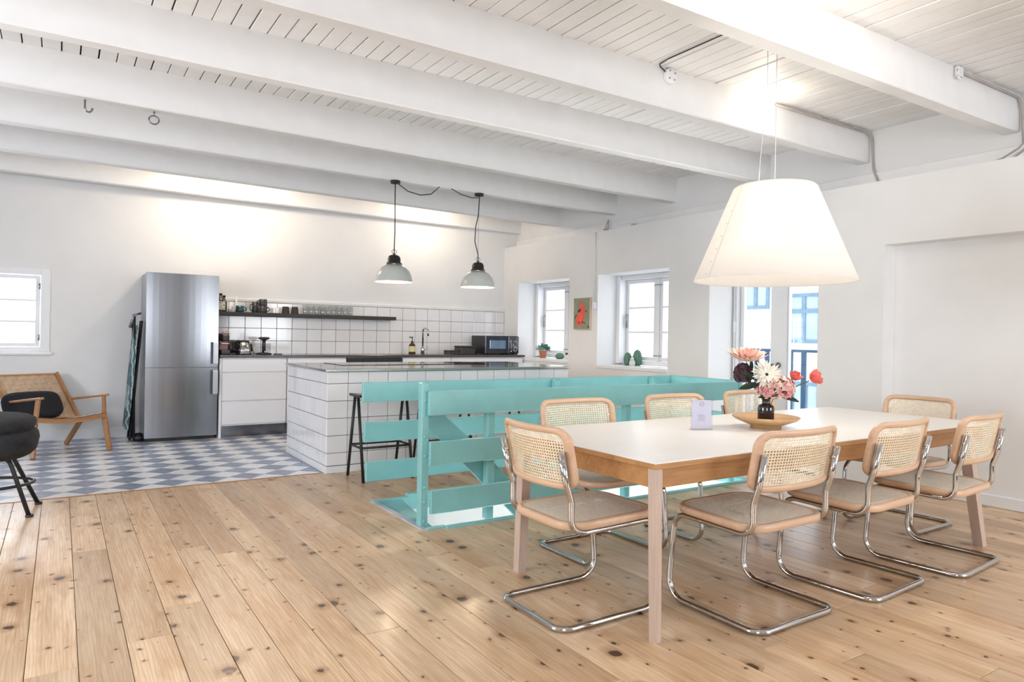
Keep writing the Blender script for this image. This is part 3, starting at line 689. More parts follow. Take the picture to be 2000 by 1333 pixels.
# ------------------------------------------------------------------ on the worktop
ZW, YW = .932, 8.5
M_RED = mat('dark_red_plastic', (.18,.012,.012), .2, var=.05)
t = thing('coffee_machine', 'compact dark red and black coffee machine beside the fridge', 'coffee machine', (1.585, 8.50, ZW))
b = MB(); b.cbox((-.055, -.02, .0), (.055, .20, .245), .012); obj('body', b, M_RED, t)
b = MB(); b.cbox((-.045, -.12, .15), (.045, .0, .235), .02); obj('brew_head', b, M_BLACK, t)
b = MB(); b.tube([(.045*math.cos(a), -.10, .235 + .03*math.sin(a)) for a in [PI*i/10 for i in range(11)]], .006, 6); obj('lever', b, M_CHROME, t)
b = MB(); b.cbox((-.05, -.14, 0), (.05, .0, .05), .008); b.box((-.045, -.135, .05), (.045, -.01, .054)); obj('drip_tray', b, M_BLACK, t)
b = MB(); b.cbox((-.046, -.126, .118), (.046, -.02, .13), .004); obj('spout_plate', b, M_CHROME, t)
t = thing('toaster', 'black toaster half hidden behind the steel kettle', 'toaster', (1.71, 8.62, ZW))
b = MB(); b.cbox((-.09, -.07, .012), (.09, .08, .165), .022); obj('body', b, M_BLACK, t)
b = MB(); b.box((-.07, -.03, .160), (.07, -.008, .1665)); b.box((-.07, .015, .160), (.07, .037, .1665)); obj('slot', b, M_STEEL, t)
t = thing('kettle', 'polished steel electric kettle with black lid', 'kettle', (1.80, 8.46, ZW))
b = MB(); b.lathe([(.078, .03), (.078, .04), (.066, .14)], n=22); obj('body', b, M_CHROME, t)
b = MB(); b.lathe([(.066, .14), (.058, .158), (.02, .166), (0, .168)], n=22); obj('lid', b, M_BLACK, t)
b = MB(); b.lathe([(.085, 0), (.085, .022), (.079, .03)], n=22); obj('base', b, M_STEEL, t)
b = MB(); b.tube(fillet([(-.065, 0, .145), (-.12, 0, .145), (-.115, 0, .05), (-.075, 0, .045)], .025, 4), .011, 8); obj('handle', b, M_BLACK, t)
t = thing('power_cord', 'black power cord and plug hanging at the tiles right of the kettle', 'cord', (1.92, 8.66, ZW))
b = MB(); b.tube([(-.05, 0, .004), (-.05, .06, .06), (-.02, .1, .14), (.01, .105, .145), (.03, .1, .08), (.05, .03, .004), (.14, -.03, .004)], .0045, 6); obj('cable', b, M_BLACK, t)
b = MB(); b.lathe([(.012, 0), (.022, .01), (.014, .06), (.006, .09)], (.03, .09, .03), 10); obj('plug', b, M_BLACK, t)
t = thing('coffee_press', 'coffee press with a broad dark lid and clear jug', 'coffee press', (2.04, 8.5, ZW))
b = MB(); b.lathe([(.05, .02), (.052, .13), (.05, .13), (.048, .022), (0, .022)], (.03, .02, 0), 18, cap=False); obj('jug', b, M_GL, t)
b = MB(); b.lathe([(.022, .02), (.020, .12), (.022, .175)], n=16); obj('column', b, M_DMUG, t)
b = MB(); b.lathe([(.02, .165), (.064, .185), (.066, .195), (.05, .205), (0, .207)], n=22); obj('lid', b, M_DMUG, t)
b = MB(); b.lathe([(.088, 0), (.088, .014), (.04, .022)], n=22); obj('base', b, M_BLACK, t)
b = MB(); b.tube([(.045*math.cos(a), .045*math.sin(a), .006) for a in [2*PI*i/20 for i in range(20)]], .006, 6, True); tag(obj('ring_trivet', b, M_STEEL, None, (2.185, 8.42, ZW)), 'thin steel ring lying beside the coffee press', 'trivet')
t = thing('soap_bottle', 'amber pump soap bottle with a pale yellow label by the tap', 'soap bottle', (3.955, 8.46, ZW))
b = MB(); b.lathe([(.043, 0), (.046, .006), (.046, .115), (.035, .140), (.016, .150), (.016, .158)], n=18); obj('body', b, mat('amber_glass', (.09,.025,.012), .1, var=.1), t)
b = MB(); b.lathe([(.0465, .035), (.0465, .110)], n=18, cap=False); obj('paper_label', b, mat('pale_yellow_paper', (.66,.64,.34), .6, var=.06), t)
b = MB(); b.lathe([(.018, .155), (.018, .175), (.006, .178), (.006, .225)], n=12); b.cbox((-.045, -.008, .222), (.012, .008, .236), .003); obj('pump', b, M_BLACK, t)
t = thing('faucet', 'slim chrome kitchen tap with a side lever', 'faucet', (4.13, 8.50, ZW))
b = MB(); b.lathe([(.026, 0), (.026, .09), (.017, .1)], n=16); b.tube(fillet([(0, 0, .09), (0, 0, .36), (0, -.16, .34), (0, -.16, .25)], .05, 6), .0135, 10); obj('spout', b, M_CHROME, t)
b = MB(); b.tube([(.02, 0, .06), (.05, -.01, .07), (.06, -.03, .11)], .007, 8); obj('lever', b, M_CHROME, t)
for nm_, x_, w_, d_, h_, lb in (('serving_tray', 4.60, .19, .16, .055, 'shallow dark tray, lower of the two boxes left of the microwave'), ('bread_box', 4.80, .235, .2, .12, 'dark rectangular tin beside the microwave')):
    t = thing(nm_, lb, 'container', (x_, 8.52, ZW))
    b = MB(); b.cbox((-w_/2, -d_/2, 0), (w_/2, d_/2, h_*.82), .006); obj('body', b, M_DMUG, t)
    b = MB(); b.cbox((-w_/2-.004, -d_/2-.004, h_*.82), (w_/2+.004, d_/2+.004, h_), .006); obj('lid', b, M_DMUG, t)
t = thing('microwave', 'black microwave oven with curling white marks on its control panel', 'microwave', (5.01, 8.30, ZW))
b = MB(); b.cbox((0, .02, .012), (.56, .40, .268), .006); obj('casing', b, M_BLACK, t)
b = MB(); b.cbox((.0, 0, .016), (.385, .02, .264), .004); dr = obj('door', b, mat('dark_blue_gloss', (.010,.016,.03), .08, var=.1), t)
b = MB(); b.cbox((.07, -.003, .085), (.335, .004, .205), .002); tag(obj('viewing_pane', b, mat('reflective_pane', (.16,.24,.34), .06, .5, var=.15), dr), 'blue-grey viewing pane')
b = MB(); b.cbox((.388, 0, .016), (.56, .02, .264), .004); cp = obj('control_panel', b, M_GLOSSB, t)
b = MB()
def curl(cx, cz, r, a0, a1): b.tube([(cx+r*math.cos(a0+(a1-a0)*i/10), -.002, cz+r*math.sin(a0+(a1-a0)*i/10)) for i in range(11)], .0036, 5)
curl(.495, .085, .034, -2.9, 2.0); curl(.50, .165, .032, -.4, 2.6); curl(.485, .135, .024, 2.2, 4.6); curl(.495, .085, .016, .5, 3.4)
curl(.425, .19, .014, 0, 5.0); curl(.43, .05, .010, 0, 6.2); b.tube([(.425, -.002, .175), (.432, -.002, .13), (.428, -.002, .08)], .0036, 5)
tag(obj('printed_marks', b, mat('white_print', (.62,.66,.70), .5, var=.02), cp), 'curling white printed marks')
b = MB()
for x_ in (.05, .5):
    for y_ in (.05, .35): b.lathe([(.015, 0), (.015, .013)], (x_, y_, 0), 8)
obj('feet', b, M_BLACK, t)

# ------------------------------------------------------------------ bar stools
def make_stool(label):
    t = thing('bar_stool', label, 'stool', (2.05, 5.255, 0), 0, 'black bar stools along the island')
    W, D, H = .43, .36, .70
    b = MB(); n = 10
    poly = [(-.02, 0), (W+.02, 0), (W+.02, .022)] + [(W+.02-(W+.04)*i/n, .022 - .012*math.sin(PI*i/n)) for i in range(1, n)] + [(-.02, .022)]
    b.prism(poly, .06, D-.06, 'y', M=Matrix.Translation((0, 0, H-.02))); obj('seat', b, M_BLACKM, t)
    for x_ in (0, W):
        for y_, yt in ((0, D/2-.035), (D, D/2+.035)):
            l = MB(); l.tube([(x_, y_, 0), (x_, yt, H-.02)], .013, 4); obj('leg', l, M_BLACKM, t)
    for z_, in ((.27,),):
        k = z_/(H-.02); ya = (D/2-.035)*k; yb = D-(D/2-.035)*k
        for y_ in (ya, yb): l = MB(); l.tube([(0, y_, z_), (W, y_, z_)], .010, 4); obj('foot_rail', l, M_BLACKM, t)
        for x_ in (0, W): l = MB(); l.tube([(x_, ya, z_), (x_, yb, z_)], .010, 4); obj('foot_rail', l, M_BLACKM, t)
    return t
st = make_stool('black bar stool at the left end of the island, left of the turquoise railing')
dup(st, (2.70, 5.36, 0), 0, 'second black bar stool from the left, behind the turquoise boards')
dup(st, (3.68, 5.36, 0), 0, 'third black bar stool from the left, mostly hidden by the turquoise boards')

# ------------------------------------------------------------------ dining table
TX0, TX1, TY0, TY1, TH = 1.94, 4.80, 1.925, 2.99, .715
tb = thing('dining_table', 'long dining table with white top and oak apron', 'table', (TX0, TY0, 0))
L_, W_ = TX1-TX0, TY1-TY0
b = MB(); b.cbox((.001, .001, TH-.006), (L_-.001, W_-.001, TH), .002); obj('tabletop', b, M_LAM, tb)
b = MB(); b.cbox((0, 0, TH-.026), (L_, W_, TH-.006), .002); obj('oak_edging', b, M_OAK, tb)
for nm_, a_, c_ in (('apron', (.05, .018, 0), (L_-.05, .04, 0)), ('apron', (.05, W_-.04, 0), (L_-.05, W_-.018, 0)), ('apron', (.018, .05, 0), (.04, W_-.05, 0)), ('apron', (L_-.04, .05, 0), (L_-.018, W_-.05, 0))):
    b = MB(); b.cbox((a_[0], a_[1], TH-.105), (c_[0], c_[1], TH-.026), .002); obj('apron', b, M_OAK, tb)
for (cx, cy), (bx_, by_), tw, bw in (((.030, .030), (.045, .030), .020, .0165), ((.095, W_-.04), (.037, W_-.085), .029, .022), ((2.615, .04), (2.665, -.035), .031, .026), ((L_-.10, W_-.04), (L_-.06, W_-.01), .029, .022)):
    l = MB()
    vs_ = [(bx_+i*bw, by_+j*bw, 0) for i, j in ((-1,-1),(1,-1),(1,1),(-1,1))] + [(cx+i*tw, cy+j*tw, TH-.026) for i, j in ((-1,-1),(1,-1),(1,1),(-1,1))]
    l.add(vs_, [(3,2,1,0),(4,5,6,7),(0,1,5,4),(1,2,6,5),(2,3,7,6),(3,0,4,7)]); obj('leg', l, M_OAKL, tb)

# ------------------------------------------------------------------ cane chairs
def rrect(w, h, r, n=6, cx=0, cy=0):
    out = []
    for sx, sy, a0 in ((1, -1, -PI/2), (1, 1, 0), (-1, 1, PI/2), (-1, -1, PI)):
        for i in range(n+1):
            a = a0 + PI/2*i/n; out.append((cx + sx*(w/2-r) + r*math.cos(a), cy + sy*(h/2-r) + r*math.sin(a)))
    return out
def dens(loop, mx):
    out = []
    for i in range(len(loop)):
        p, q = loop[i], loop[(i+1) % len(loop)]; d = math.hypot(q[0]-p[0], q[1]-p[1]); k = max(1, int(d/mx))
        for j in range(k): out.append((p[0]+(q[0]-p[0])*j/k, p[1]+(q[1]-p[1])*j/k))
    return out
def loop_sweep(mb, loop, prof, fn):
    """closed (u,v) loop; profile points (inward offset, w) swept round; fn(u,v,w) -> xyz"""
    n, m = len(loop), len(prof); vs_, F = [], []
    for i in range(n):
        a, b_ = loop[i-1], loop[(i+1) % n]; tx, ty = b_[0]-a[0], b_[1]-a[1]; l = math.hypot(tx, ty) or 1; nx, ny = -ty/l, tx/l
        for o_, w_ in prof: vs_.append(fn(loop[i][0]+nx*o_, loop[i][1]+ny*o_, w_))
    for i in range(n):
        for k in range(m):
            k2 = (k+1) % m; a, c_ = i*m, ((i+1) % n)*m; F.append((a+k, c_+k, c_+k2, a+k2))
    mb.add(vs_, F, True)
def cane(mb, w, h, r, fn, pitch=.0125, seg=.05, k_=1.0):
    def inside(u, v):
        qx, qy = abs(u)-(w/2-r), abs(v)-(h/2-r)
        if qx > 0 and qy > 0: return math.hypot(qx, qy) < r
        return qx < r and qy < r
    def strand(p, q, wd, off):
        L = math.hypot(q[0]-p[0], q[1]-p[1])
        if L < .004: return
        k = max(1, int(L/seg)); tx, ty = (q[0]-p[0])/L, (q[1]-p[1])/L; nx, ny = -ty*wd/2, tx*wd/2
        for i in range(k):
            a = (p[0]+(q[0]-p[0])*i/k, p[1]+(q[1]-p[1])*i/k); b_ = (p[0]+(q[0]-p[0])*(i+1)/k, p[1]+(q[1]-p[1])*(i+1)/k)
            if not (inside((a[0]+b_[0])/2, (a[1]+b_[1])/2)): continue
            mb.add([fn(a[0]-nx, a[1]-ny, off), fn(b_[0]-nx, b_[1]-ny, off), fn(b_[0]+nx, b_[1]+ny, off), fn(a[0]+nx, a[1]+ny, off)], [(0,1,2,3)])
    nu, nv = int(w/2/pitch), int(h/2/pitch)
    for i in range(-nu, nu+1): strand((i*pitch, -h/2), (i*pitch, h/2), .0036*k_, 0)
    for i in range(-nv, nv+1): strand((-w/2, i*pitch), (w/2, i*pitch), .0036*k_, .0005)
    k = int((w+h)/2/pitch)+1
    for i in range(-k, k+1):
        c_ = (i+.5)*pitch
        for sg in (1, -1):
            # u + sg*v = c
            pts = []
            for u in (-w/2, w/2):
                v = (c_-u)*sg
                if abs(v) <= h/2: pts.append((u, v))
            for v in (-h/2, h/2):
                u = c_-sg*v
                if abs(u) < w/2: pts.append((u, v))
            if len(pts) >= 2: strand(pts[0], pts[1], .0022*k_, .001*sg)
BWD, BHT, BZ = .475, .262, .702
def back_fn(u, v, w_):
    # v up the back; leaning rearwards; ends curve forward
    y = .012 - .20*(v+BHT/2)*1.0 + .055*(u/(BWD/2))**2 + w_
    return (u, y, BZ + v)
def seat_fn(u, v, w_): return (u, .262+v, .424+.02*v+w_)
def seat_sag(u, v, w_):
    d = max(0, 1-(u/.20)**2)*max(0, 1-(v/.20)**2); return (u, .262+v, .4375+.02*v - .010*d + w_)
PR = [(0,.006),(.004,.0125),(.010,.016),(.021,.016),(.027,.011),(.029,0),(.027,-.009),(.021,-.013),(.010,-.013),(.004,-.0105),(0,-.005)]
bf = MB(); loop_sweep(bf, dens(rrect(BWD, BHT, .062), .03), PR, back_fn); ME_BF = bf.mesh('back_frame', M_BEECH)
bc = MB(); cane(bc, BWD-.036, BHT-.036, .048, back_fn); ME_BC = bc.mesh('back_cane', M_CANE)
sf = MB(); loop_sweep(sf, dens(rrect(.455, .47, .105, 8), .05), [(0,-.014),(0,.011),(.006,.0165),(.024,.0165),(.03,.010),(.03,-.012),(.026,-.017),(.006,-.017)], seat_fn); ME_SF = sf.mesh('seat_frame', M_BEECH)
scn = MB(); cane(scn, .418, .432, .09, seat_sag, .0115, .05, 1.6); ME_SC = scn.mesh('seat_cane', M_CANES)
def tube_path():
    half = [(.216, -.006, .735), (.216, .022, .60), (.215, .046, .53), (.215, .046, .392), (.222, .465, .405), (.224, .50, .0135), (.224, .0, .0135)]
    rr = [0, .05, .05, .065, .07, .085, 0]
    h = fillet(half, rr, 7)
    p = [Vector(q) for q in h[:-1]]
    corner = [(.224, .2, .0135), (.224, 0, .0135), (-.224, 0, .0135), (-.224, .2, .0135)]
    c_ = fillet(corner, [0, .055, .055, 0], 7)
    return p + [Vector(q) for q in c_[1:-1]] + [Vector((-q.x, q.y, q.z)) for q in reversed(p)]
tf = MB(); tf.tube(tube_path(), .0128, 10)
ME_TF = tf.mesh('tube_frame', M_CHROME)
def back_bolts():
    b = MB()
    for s in (-1, 1):
        b.lathe([(.008, 0), (.008, .02), (0, .022)], n=8, M=Matrix.Translation((s*.216, .004, .69)) @ Matrix.Rotation(-s*PI/2, 4, 'Y')); 
    return b
ME_BB = back_bolts().mesh('screw', M_CHROME)
def chair(x, y, ang, label, sc_=(1.17, 1.0, 1.0)):
    """x,y: middle of the rear floor bar; ang: heading of the sitter (0 = +Y)"""
    t = thing('cane_chair', label, 'chair', (x, y, 0), ang, 'cane and chrome cantilever chairs')
    t.scale = sc_
    link('tube_frame', ME_TF, t); link('seat_frame', ME_SF, t)
    tag(link('seat_cane', ME_SC, t), kind='stuff'); link('back_frame', ME_BF, t); tag(link('back_cane', ME_BC, t), kind='stuff'); link('screw', ME_BB, t)
    return t
D_ = math.radians
chair(1.70, 2.42, D_(-90), 'cane chair at the near left head of the table, its back towards the railing end', (1.0, 1.12, 1.0))
chair(2.635, 1.76, D_(0), 'near-side cane chair closest to the viewer, left of three along the table')
chair(3.40, 1.725, D_(3), 'middle cane chair of the three along the near side of the table')
chair(4.12, 1.675, D_(4), 'rightmost cane chair along the near side, next to the right table leg')
chair(2.58, 3.22, D_(180), 'far-side cane chair behind the left part of the tabletop, in front of green boards')
chair(3.42, 3.24, D_(180), 'far-side cane chair directly behind the small printed card')
chair(4.20, 3.26, D_(180), 'far-side cane chair behind the flower vase')
chair(4.97, 2.42, D_(90), 'cane chair at the right head of the table, its back to the white recess', (1.0, 1.12, 1.0))

# ------------------------------------------------------------------ on the table
PX, PY = 3.285, 2.42
t = thing('wooden_plate', 'turned pale wooden footed plate under the vase', 'plate', (PX, PY, TH))
b = MB(); b.lathe([(.082, 0), (.084, .018), (.10, .022), (.165, .048), (.180, .062), (.178, .066), (.16, .056), (.10, .030), (0, .026)], n=40); obj('dish', b, wood('turned_wood', (.60,.38,.19), (.48,.28,.13), .4, 0, 40, .02), t)
ZV = TH + .028
t = thing('vase', 'small dark brown glass bottle vase standing on the wooden plate', 'vase', (PX, PY, ZV))
b = MB(); b.lathe([(.040, 0), (.044, .004), (.044, .085), (.040, .098), (.024, .105), (.021, .112), (.021, .130), (.027, .134), (.027, .140), (.018, .140), (.018, .11), (0, .105)], n=26); obj('body', b, mat('smoked_glass', (.022,.014,.013), .07, var=.1, spec=.7), t)
# flowers: offsets along the viewer's right (r) and depth (d), heights above the table
RV = Vector((rt.x, rt.y, 0)); DV = Vector((fwd.x, fwd.y, 0))
def fp(px, z, d=0): return Vector((PX, PY, 0)) + RV*((px-1498)*.00284) + DV*d + Vector((0, 0, z))
M_STEM = mat('dark_green_stem', (.045,.085,.03), .6, var=.2); M_LEAF = mat('deep_green_leaf', (.018,.045,.02), .45, var=.3, scale=30)
def stem(t, a, b_, r=.0028):
    m = (a+b_)/2 + Vector((0, 0, .02)); s = MB(); s.tube([a, m, b_], r, 6); obj('stem', s, M_STEM, t)
def petal(L, W, cup, M, mb_, n=4, mi=0):
    vs_, F = [], []
    for i in range(n+1):
        k = i/n; wd = W*math.sin(PI*min(1, .12+.86*k))**.7; z = cup*L*k*k
        vs_ += [(-wd/2, L*k, z+.12*wd), (0, L*k, z), (wd/2, L*k, z+.12*wd)]
    for i in range(n):
        a = i*3; F += [(a, a+1, a+4, a+3), (a+1, a+2, a+5, a+4)]
    mb_.add(vs_, F, True, mi, M)
def orient(c, axis, spin=0):
    q = Vector((0, 0, 1)).rotation_difference(Vector(axis)); return Matrix.Translation(c) @ q.to_matrix().to_4x4() @ Matrix.Rotation(spin, 4, 'Z')
NECK = Vector((PX, PY, ZV+.13))
def daisy(name, label, c, axis, rows, eye=None, grp='cut flowers in the brown vase'):
    t = thing(name, label, 'flower', (0, 0, 0), 0, grp); t.location = tuple(c)
    rnd = random.Random(len(label)); base = orient((0, 0, 0), axis)
    for nm, n, L, W, el, cup, dz, m in rows:
        b = MB()
        for i in range(n):
            M = base @ Matrix.Translation((0, 0, dz)) @ Matrix.Rotation(2*PI*i/n + rnd.uniform(-.12, .12), 4, 'Z') @ Matrix.Rotation(el + rnd.uniform(-.12, .12), 4, 'X')
            petal(L*rnd.uniform(.88, 1.1), W, cup, M, b)
        tag(obj(nm, b, m, t), kind='stuff')
    if eye: b = MB(); b.blob((0, 0, .006), (eye, eye, eye*.6), 10, 6, M=base); obj('flower_centre', b, mat('dark_flower_eye', (.03,.02,.012), .8, var=.3), t)
    s = MB(); a = Vector((0, 0, 0)) - Vector(axis)*.01; e = NECK - Vector(c); s.tube([a, (a+e)/2 + Vector((0, 0, -.0)), e, e - Vector((0, 0, .10))], .003, 6); obj('stem', s, M_STEM, t)
    return t
M_PK = mat('pale_pink_petal', (.84,.56,.47), .6, var=.12, scale=25); M_PK2 = mat('salmon_petal', (.82,.42,.33), .6, var=.15, scale=25)
M_CRM = mat('cream_petal', (.84,.80,.68), .6, var=.06, scale=20); M_COR = mat('coral_petal', (.80,.16,.13), .55, var=.2, scale=25)
M_HYD = mat('dusty_pink_floret', (.66,.30,.30), .65, var=.25, scale=35); M_HYD2 = mat('pale_floret', (.70,.52,.42), .65, var=.2, scale=30); M_PUR = mat('dark_purple_floret', (.085,.035,.055), .65, var=.3, scale=30)
vz_ = -DV
daisy('dahlia', 'large pale pink dahlia at the top left of the bouquet', fp(1460, 1.082), (-.10, -.15, .97), [('petals', 28, .112, .034, .12, .35, 0, M_PK), ('petals', 22, .090, .030, .42, .3, .008, M_PK), ('petals', 16, .066, .024, .85, .2, .012, M_PK2)])
daisy('gerbera', 'white gerbera with a dark centre in the middle of the bouquet', fp(1491, 1.012, -.05), (vz_.x*.9-.05, vz_.y*.9, .30), [('petals', 24, .082, .018, .10, .05, 0, M_CRM), ('petals', 20, .062, .015, .35, .05, .005, M_CRM)], .011)
def cluster(name, label, c, R, n, mats, seed):
    t = thing(name, label, 'flower', tuple(c), 0, 'cut flowers in the brown vase'); rnd = random.Random(seed); bs_ = [MB() for _ in mats]
    for i in range(n):
        z = rnd.uniform(-.75, 1); a = rnd.uniform(0, 2*PI); s = math.sqrt(1-z*z); d = Vector((s*math.cos(a), s*math.sin(a), z))
        p = Vector((d.x*R[0], d.y*R[0], d.z*R[1]))*rnd.uniform(.85, 1.0); k = rnd.randrange(len(mats)); B = orient(p, d, rnd.uniform(0, 3))
        for q in range(4): petal(.019, .019, .1, B @ Matrix.Rotation(PI/2*q, 4, 'Z') @ Matrix.Rotation(.25, 4, 'X'), bs_[k], 2)
    for b, m in zip(bs_, mats): tag(obj('florets', b, m, t), kind='stuff')
    s = MB(); e = NECK - Vector(c); s.tube([(0, 0, 0), e*.6, e, e - Vector((0, 0, .1))], .004, 6); obj('stem', s, M_STEM, t)
cluster('hydrangea', 'dusty pink hydrangea head low on the right of the bouquet', fp(1513, .938, -.03), (.098, .066), 170, [M_HYD, M_HYD2, M_HYD], 3)
cluster('hydrangea', 'dark purple hydrangea head at the left of the bouquet', fp(1455, 1.012, .02), (.048, .055), 130, [M_PUR, M_PUR], 5)
def carnation(label, c, axis, s=1.0):
    daisy('carnation', label, c, axis, [('petals', 9, .056*s, .050*s, .55, .25, 0, M_COR), ('petals', 9, .050*s, .042*s, .95, .2, .004, M_COR), ('petals', 7, .036*s, .030*s, 1.25, .1, .006, M_COR)])
carnation('coral red carnation above the hydrangea', fp(1547, .985, -.02), (.25, -.35, .85)); carnation('coral red carnation on the long stem at the far right', fp(1584, .985, 0), (rt.x*.8, rt.y*.8, .45), 1.15)
lf_ = thing('foliage_sprig', 'dark green leaves in the bouquet below the purple flower head', 'leaf', tuple(NECK), 0, 'cut flowers in the brown vase')
for c_, ax, L in ((fp(1478, .955, -.03), (-rt.x, -rt.y, -.15), .11), (fp(1472, .985, -.04), (-rt.x, -rt.y, .5), .09), (fp(1530, .885, -.02), (rt.x, rt.y, -.15), .09), (fp(1500, .90, -.05), (-rt.x*.8, -rt.y*.8, -.1), .07), (fp(1466, 1.03, 0), (-.3, -.4, .9), .08), (fp(1480, 1.03, .02), (.1, .1, 1), .09)):
    b = MB(); q = Vector((0, 1, 0)).rotation_difference(Vector(ax).normalized()); petal(L, L*.42, -.12, Matrix.Translation(c_-NECK) @ q.to_matrix().to_4x4() @ Matrix.Rotation(1.0, 4, 'Y'), b, 5); obj('leaf', b, M_LEAF, lf_)
    s = MB(); s.tube([c_-NECK, (c_-NECK)*.4, (0, 0, -.1)], .002, 5); obj('stem', s, M_STEM, lf_)
# card in an acrylic stand
cv = Vector((2.893, 2.535, TH)); ca = math.atan2(-.086, .039) 
t = thing('card_holder', 'clear upright stand holding a small printed card on the table', 'card holder', tuple(cv), math.atan2(rt.y, rt.x)+.05)
b = MB(); b.cbox((-.053, -.004, .012), (.053, -.001, .158), .0008); cd = tag(obj('printed_card', b, mat('card_paper', (.70,.70,.80), .6, var=.02), t), 'pale card with a small emblem and lines of small print')
M_INK = mat('grey_ink', (.42,.42,.52), .7, var=.1)
b = MB(); b.tube([(.012*math.cos(a), -.0045, .138+.012*math.sin(a)) for a in [2*PI*i/14 for i in range(14)]], .0012, 4, True); b.tube([(-.006, -.0045, .132), (.007, -.0045, .145)], .0012, 4)
for i, (u0, u1) in enumerate(((-.02, .012), (-.022, .02), (-.018, .022), (-.022, .014), (-.02, .02), (-.022, .018))): b.box((u0, -.0046, .078-.006*i), (u1, -.0042, .0805-.006*i))
obj('print', b, M_INK, cd)
b = MB(); b.cbox((-.06, -.0075, .0), (.06, -.0055, .165), .0006); b.cbox((-.06, .001, .0), (.06, .003, .165), .0006); b.cbox((-.06, -.028, 0), (.06, .028, .004), .001); obj('acrylic_stand', b, glass('clear_acrylic', (.97,.97,.99), .12), t)

# ------------------------------------------------------------------ big pendant over the table
LX, LY, ZL0, ZL1 = 3.37, 2.45, 1.535, 2.075
m_sh, nt, bs = nmat('lamp_shade'); N = nt.nodes; N.remove(bs)
df = N.new('ShaderNodeBsdfDiffuse'); df.inputs[0].default_value = (.86,.85,.83,1); tl = N.new('ShaderNodeBsdfTranslucent'); tl.inputs[0].default_value = (.90,.87,.83,1); mx = N.new('ShaderNodeMixShader'); mx.inputs[0].default_value = .5
nt.links.new(df.outputs[0], mx.inputs[1]); nt.links.new(tl.outputs[0], mx.inputs[2]); nt.links.new(mx.outputs[0], N['Material Output'].inputs[0])
pl = thing('pendant_lamp', 'large white cone-shaded pendant lamp over the dining table', 'lamp', (LX, LY, ZL0))
b = MB(); b.lathe([(.440, 0), (.436, .004), (.225, .525), (.215, .535), (.211, .535), (.221, .522), (.432, .004), (.440, 0)], n=64, cap=False); sh = obj('shade', b, m_sh, pl)
b = MB()
for i in range(8): b.lathe([(.004, 0), (.004, .003)], n=6, M=Matrix.Translation(((.442-.220*i/7)*math.cos(2.88), (.442-.220*i/7)*math.sin(2.88), .02+.5*i/7)))
b.tube([(.440*math.cos(2.93), .440*math.sin(2.93), .01), (.2265*math.cos(2.93), .2265*math.sin(2.93), .52)], .0014, 4); obj('seam', b, mat('shade_seam', (.6,.58,.55), .6, var=.1), sh)
b = MB(); b.tube([(.213*math.cos(2*PI*i/40), .213*math.sin(2*PI*i/40), .53) for i in range(40)], .004, 6, True)
for a in (0, 2.09, 4.19): b.tube([(.213*math.cos(a), .213*math.sin(a), .53), (0, 0, .50)], .003, 6)
b.lathe([(.02, .40), (.024, .44), (.012, .5)], n=12); obj('shade_carrier', b, M_STEEL, pl)
b = MB(); b.blob((0, 0, .345), (.035, .035, .05), 14, 10); obj('bulb', b, emit('warm_bulb', (1.0, .86, .66), 30), pl)
M_WIRE = mat('pale_wire', (.55,.55,.55), .4, var=.05)
b = MB(); b.tube([(0, 0, .5), (0, 0, ZC-ZL0)], .0022, 6)
off = RV*-.055
b.tube([(off.x*1.7, off.y*1.7, .53), (off.x*1.5, off.y*1.5, .72), (off.x*.9, off.y*.9, 1.1), (off.x, off.y, ZC-ZL0)], .0022, 6); obj('suspension_wire', b, M_WIRE, pl)
b = MB(); b.lathe([(.05, 0), (.05, -.02), (.02, -.03)], n=16, M=Matrix.Translation((0, 0, ZC-ZL0+.004))); obj('canopy', b, M_WHITE, pl)
point('pendant_bulb_light', (LX, LY, ZL0+.30), 24, (1.0, .93, .84), .05)

# bare bulb on the beam behind the pendant
bu = thing('beam_bulb', 'bare glowing bulb fixed high on the beam behind the pendant', 'bulb', (4.33, 3.245, 2.875))
b = MB(); b.lathe([(.035, 0), (.03, .04), (.018, .05)], n=12, M=Matrix.Translation((0, .10, .02)) @ Matrix.Rotation(PI/2, 4, 'X')); obj('socket', b, M_WHITE, bu)
b = MB(); b.blob((0, .02, .02), (.026, .035, .026), 14, 10); obj('glass_bulb', b, emit('bare_bulb_glow', (1.0, .88, .70), 60), bu)
point('beam_bulb_light', (4.33, 3.20, 2.88), 2.2, (1.0, .86, .70), .04)
point('beam_bulb_light_far', (1.62, 8.12, 2.86), 32, (1.0, .83, .65), .05)
point('beam_bulb_light_right', (4.15, 8.22, 2.86), 15, (1.0, .82, .63), .05)
point('beam_bulb_light_near', (3.0, 1.62, 2.84), 17, (1.0, .90, .78), .06)  # fill lamp added above the view to brighten the ceiling bay and table
bu2 = thing('beam_bulb', 'bare bulb between the two rear beams, hidden behind the front one', 'bulb', (1.62, 8.12, 2.935))
b = MB(); b.lathe([(.03, .06), (.03, .03), (.018, .02)], n=12); obj('socket', b, M_WHITE, bu2)
b = MB(); b.blob((0, 0, -.01), (.026, .026, .034), 14, 10); obj('glass_bulb', b, emit('bare_bulb_glow_rear', (1.0, .88, .70), 40), bu2)

dup(bu2, (4.15, 8.22, 2.935), 0, 'bare bulb between the two rear beams, above the microwave end')
dup(bu2, (3.0, 1.62, 2.935), 0, 'bare bulb under the ceiling boards in the bay above the table edge')  # fixture added out of view to carry the top fill lamp

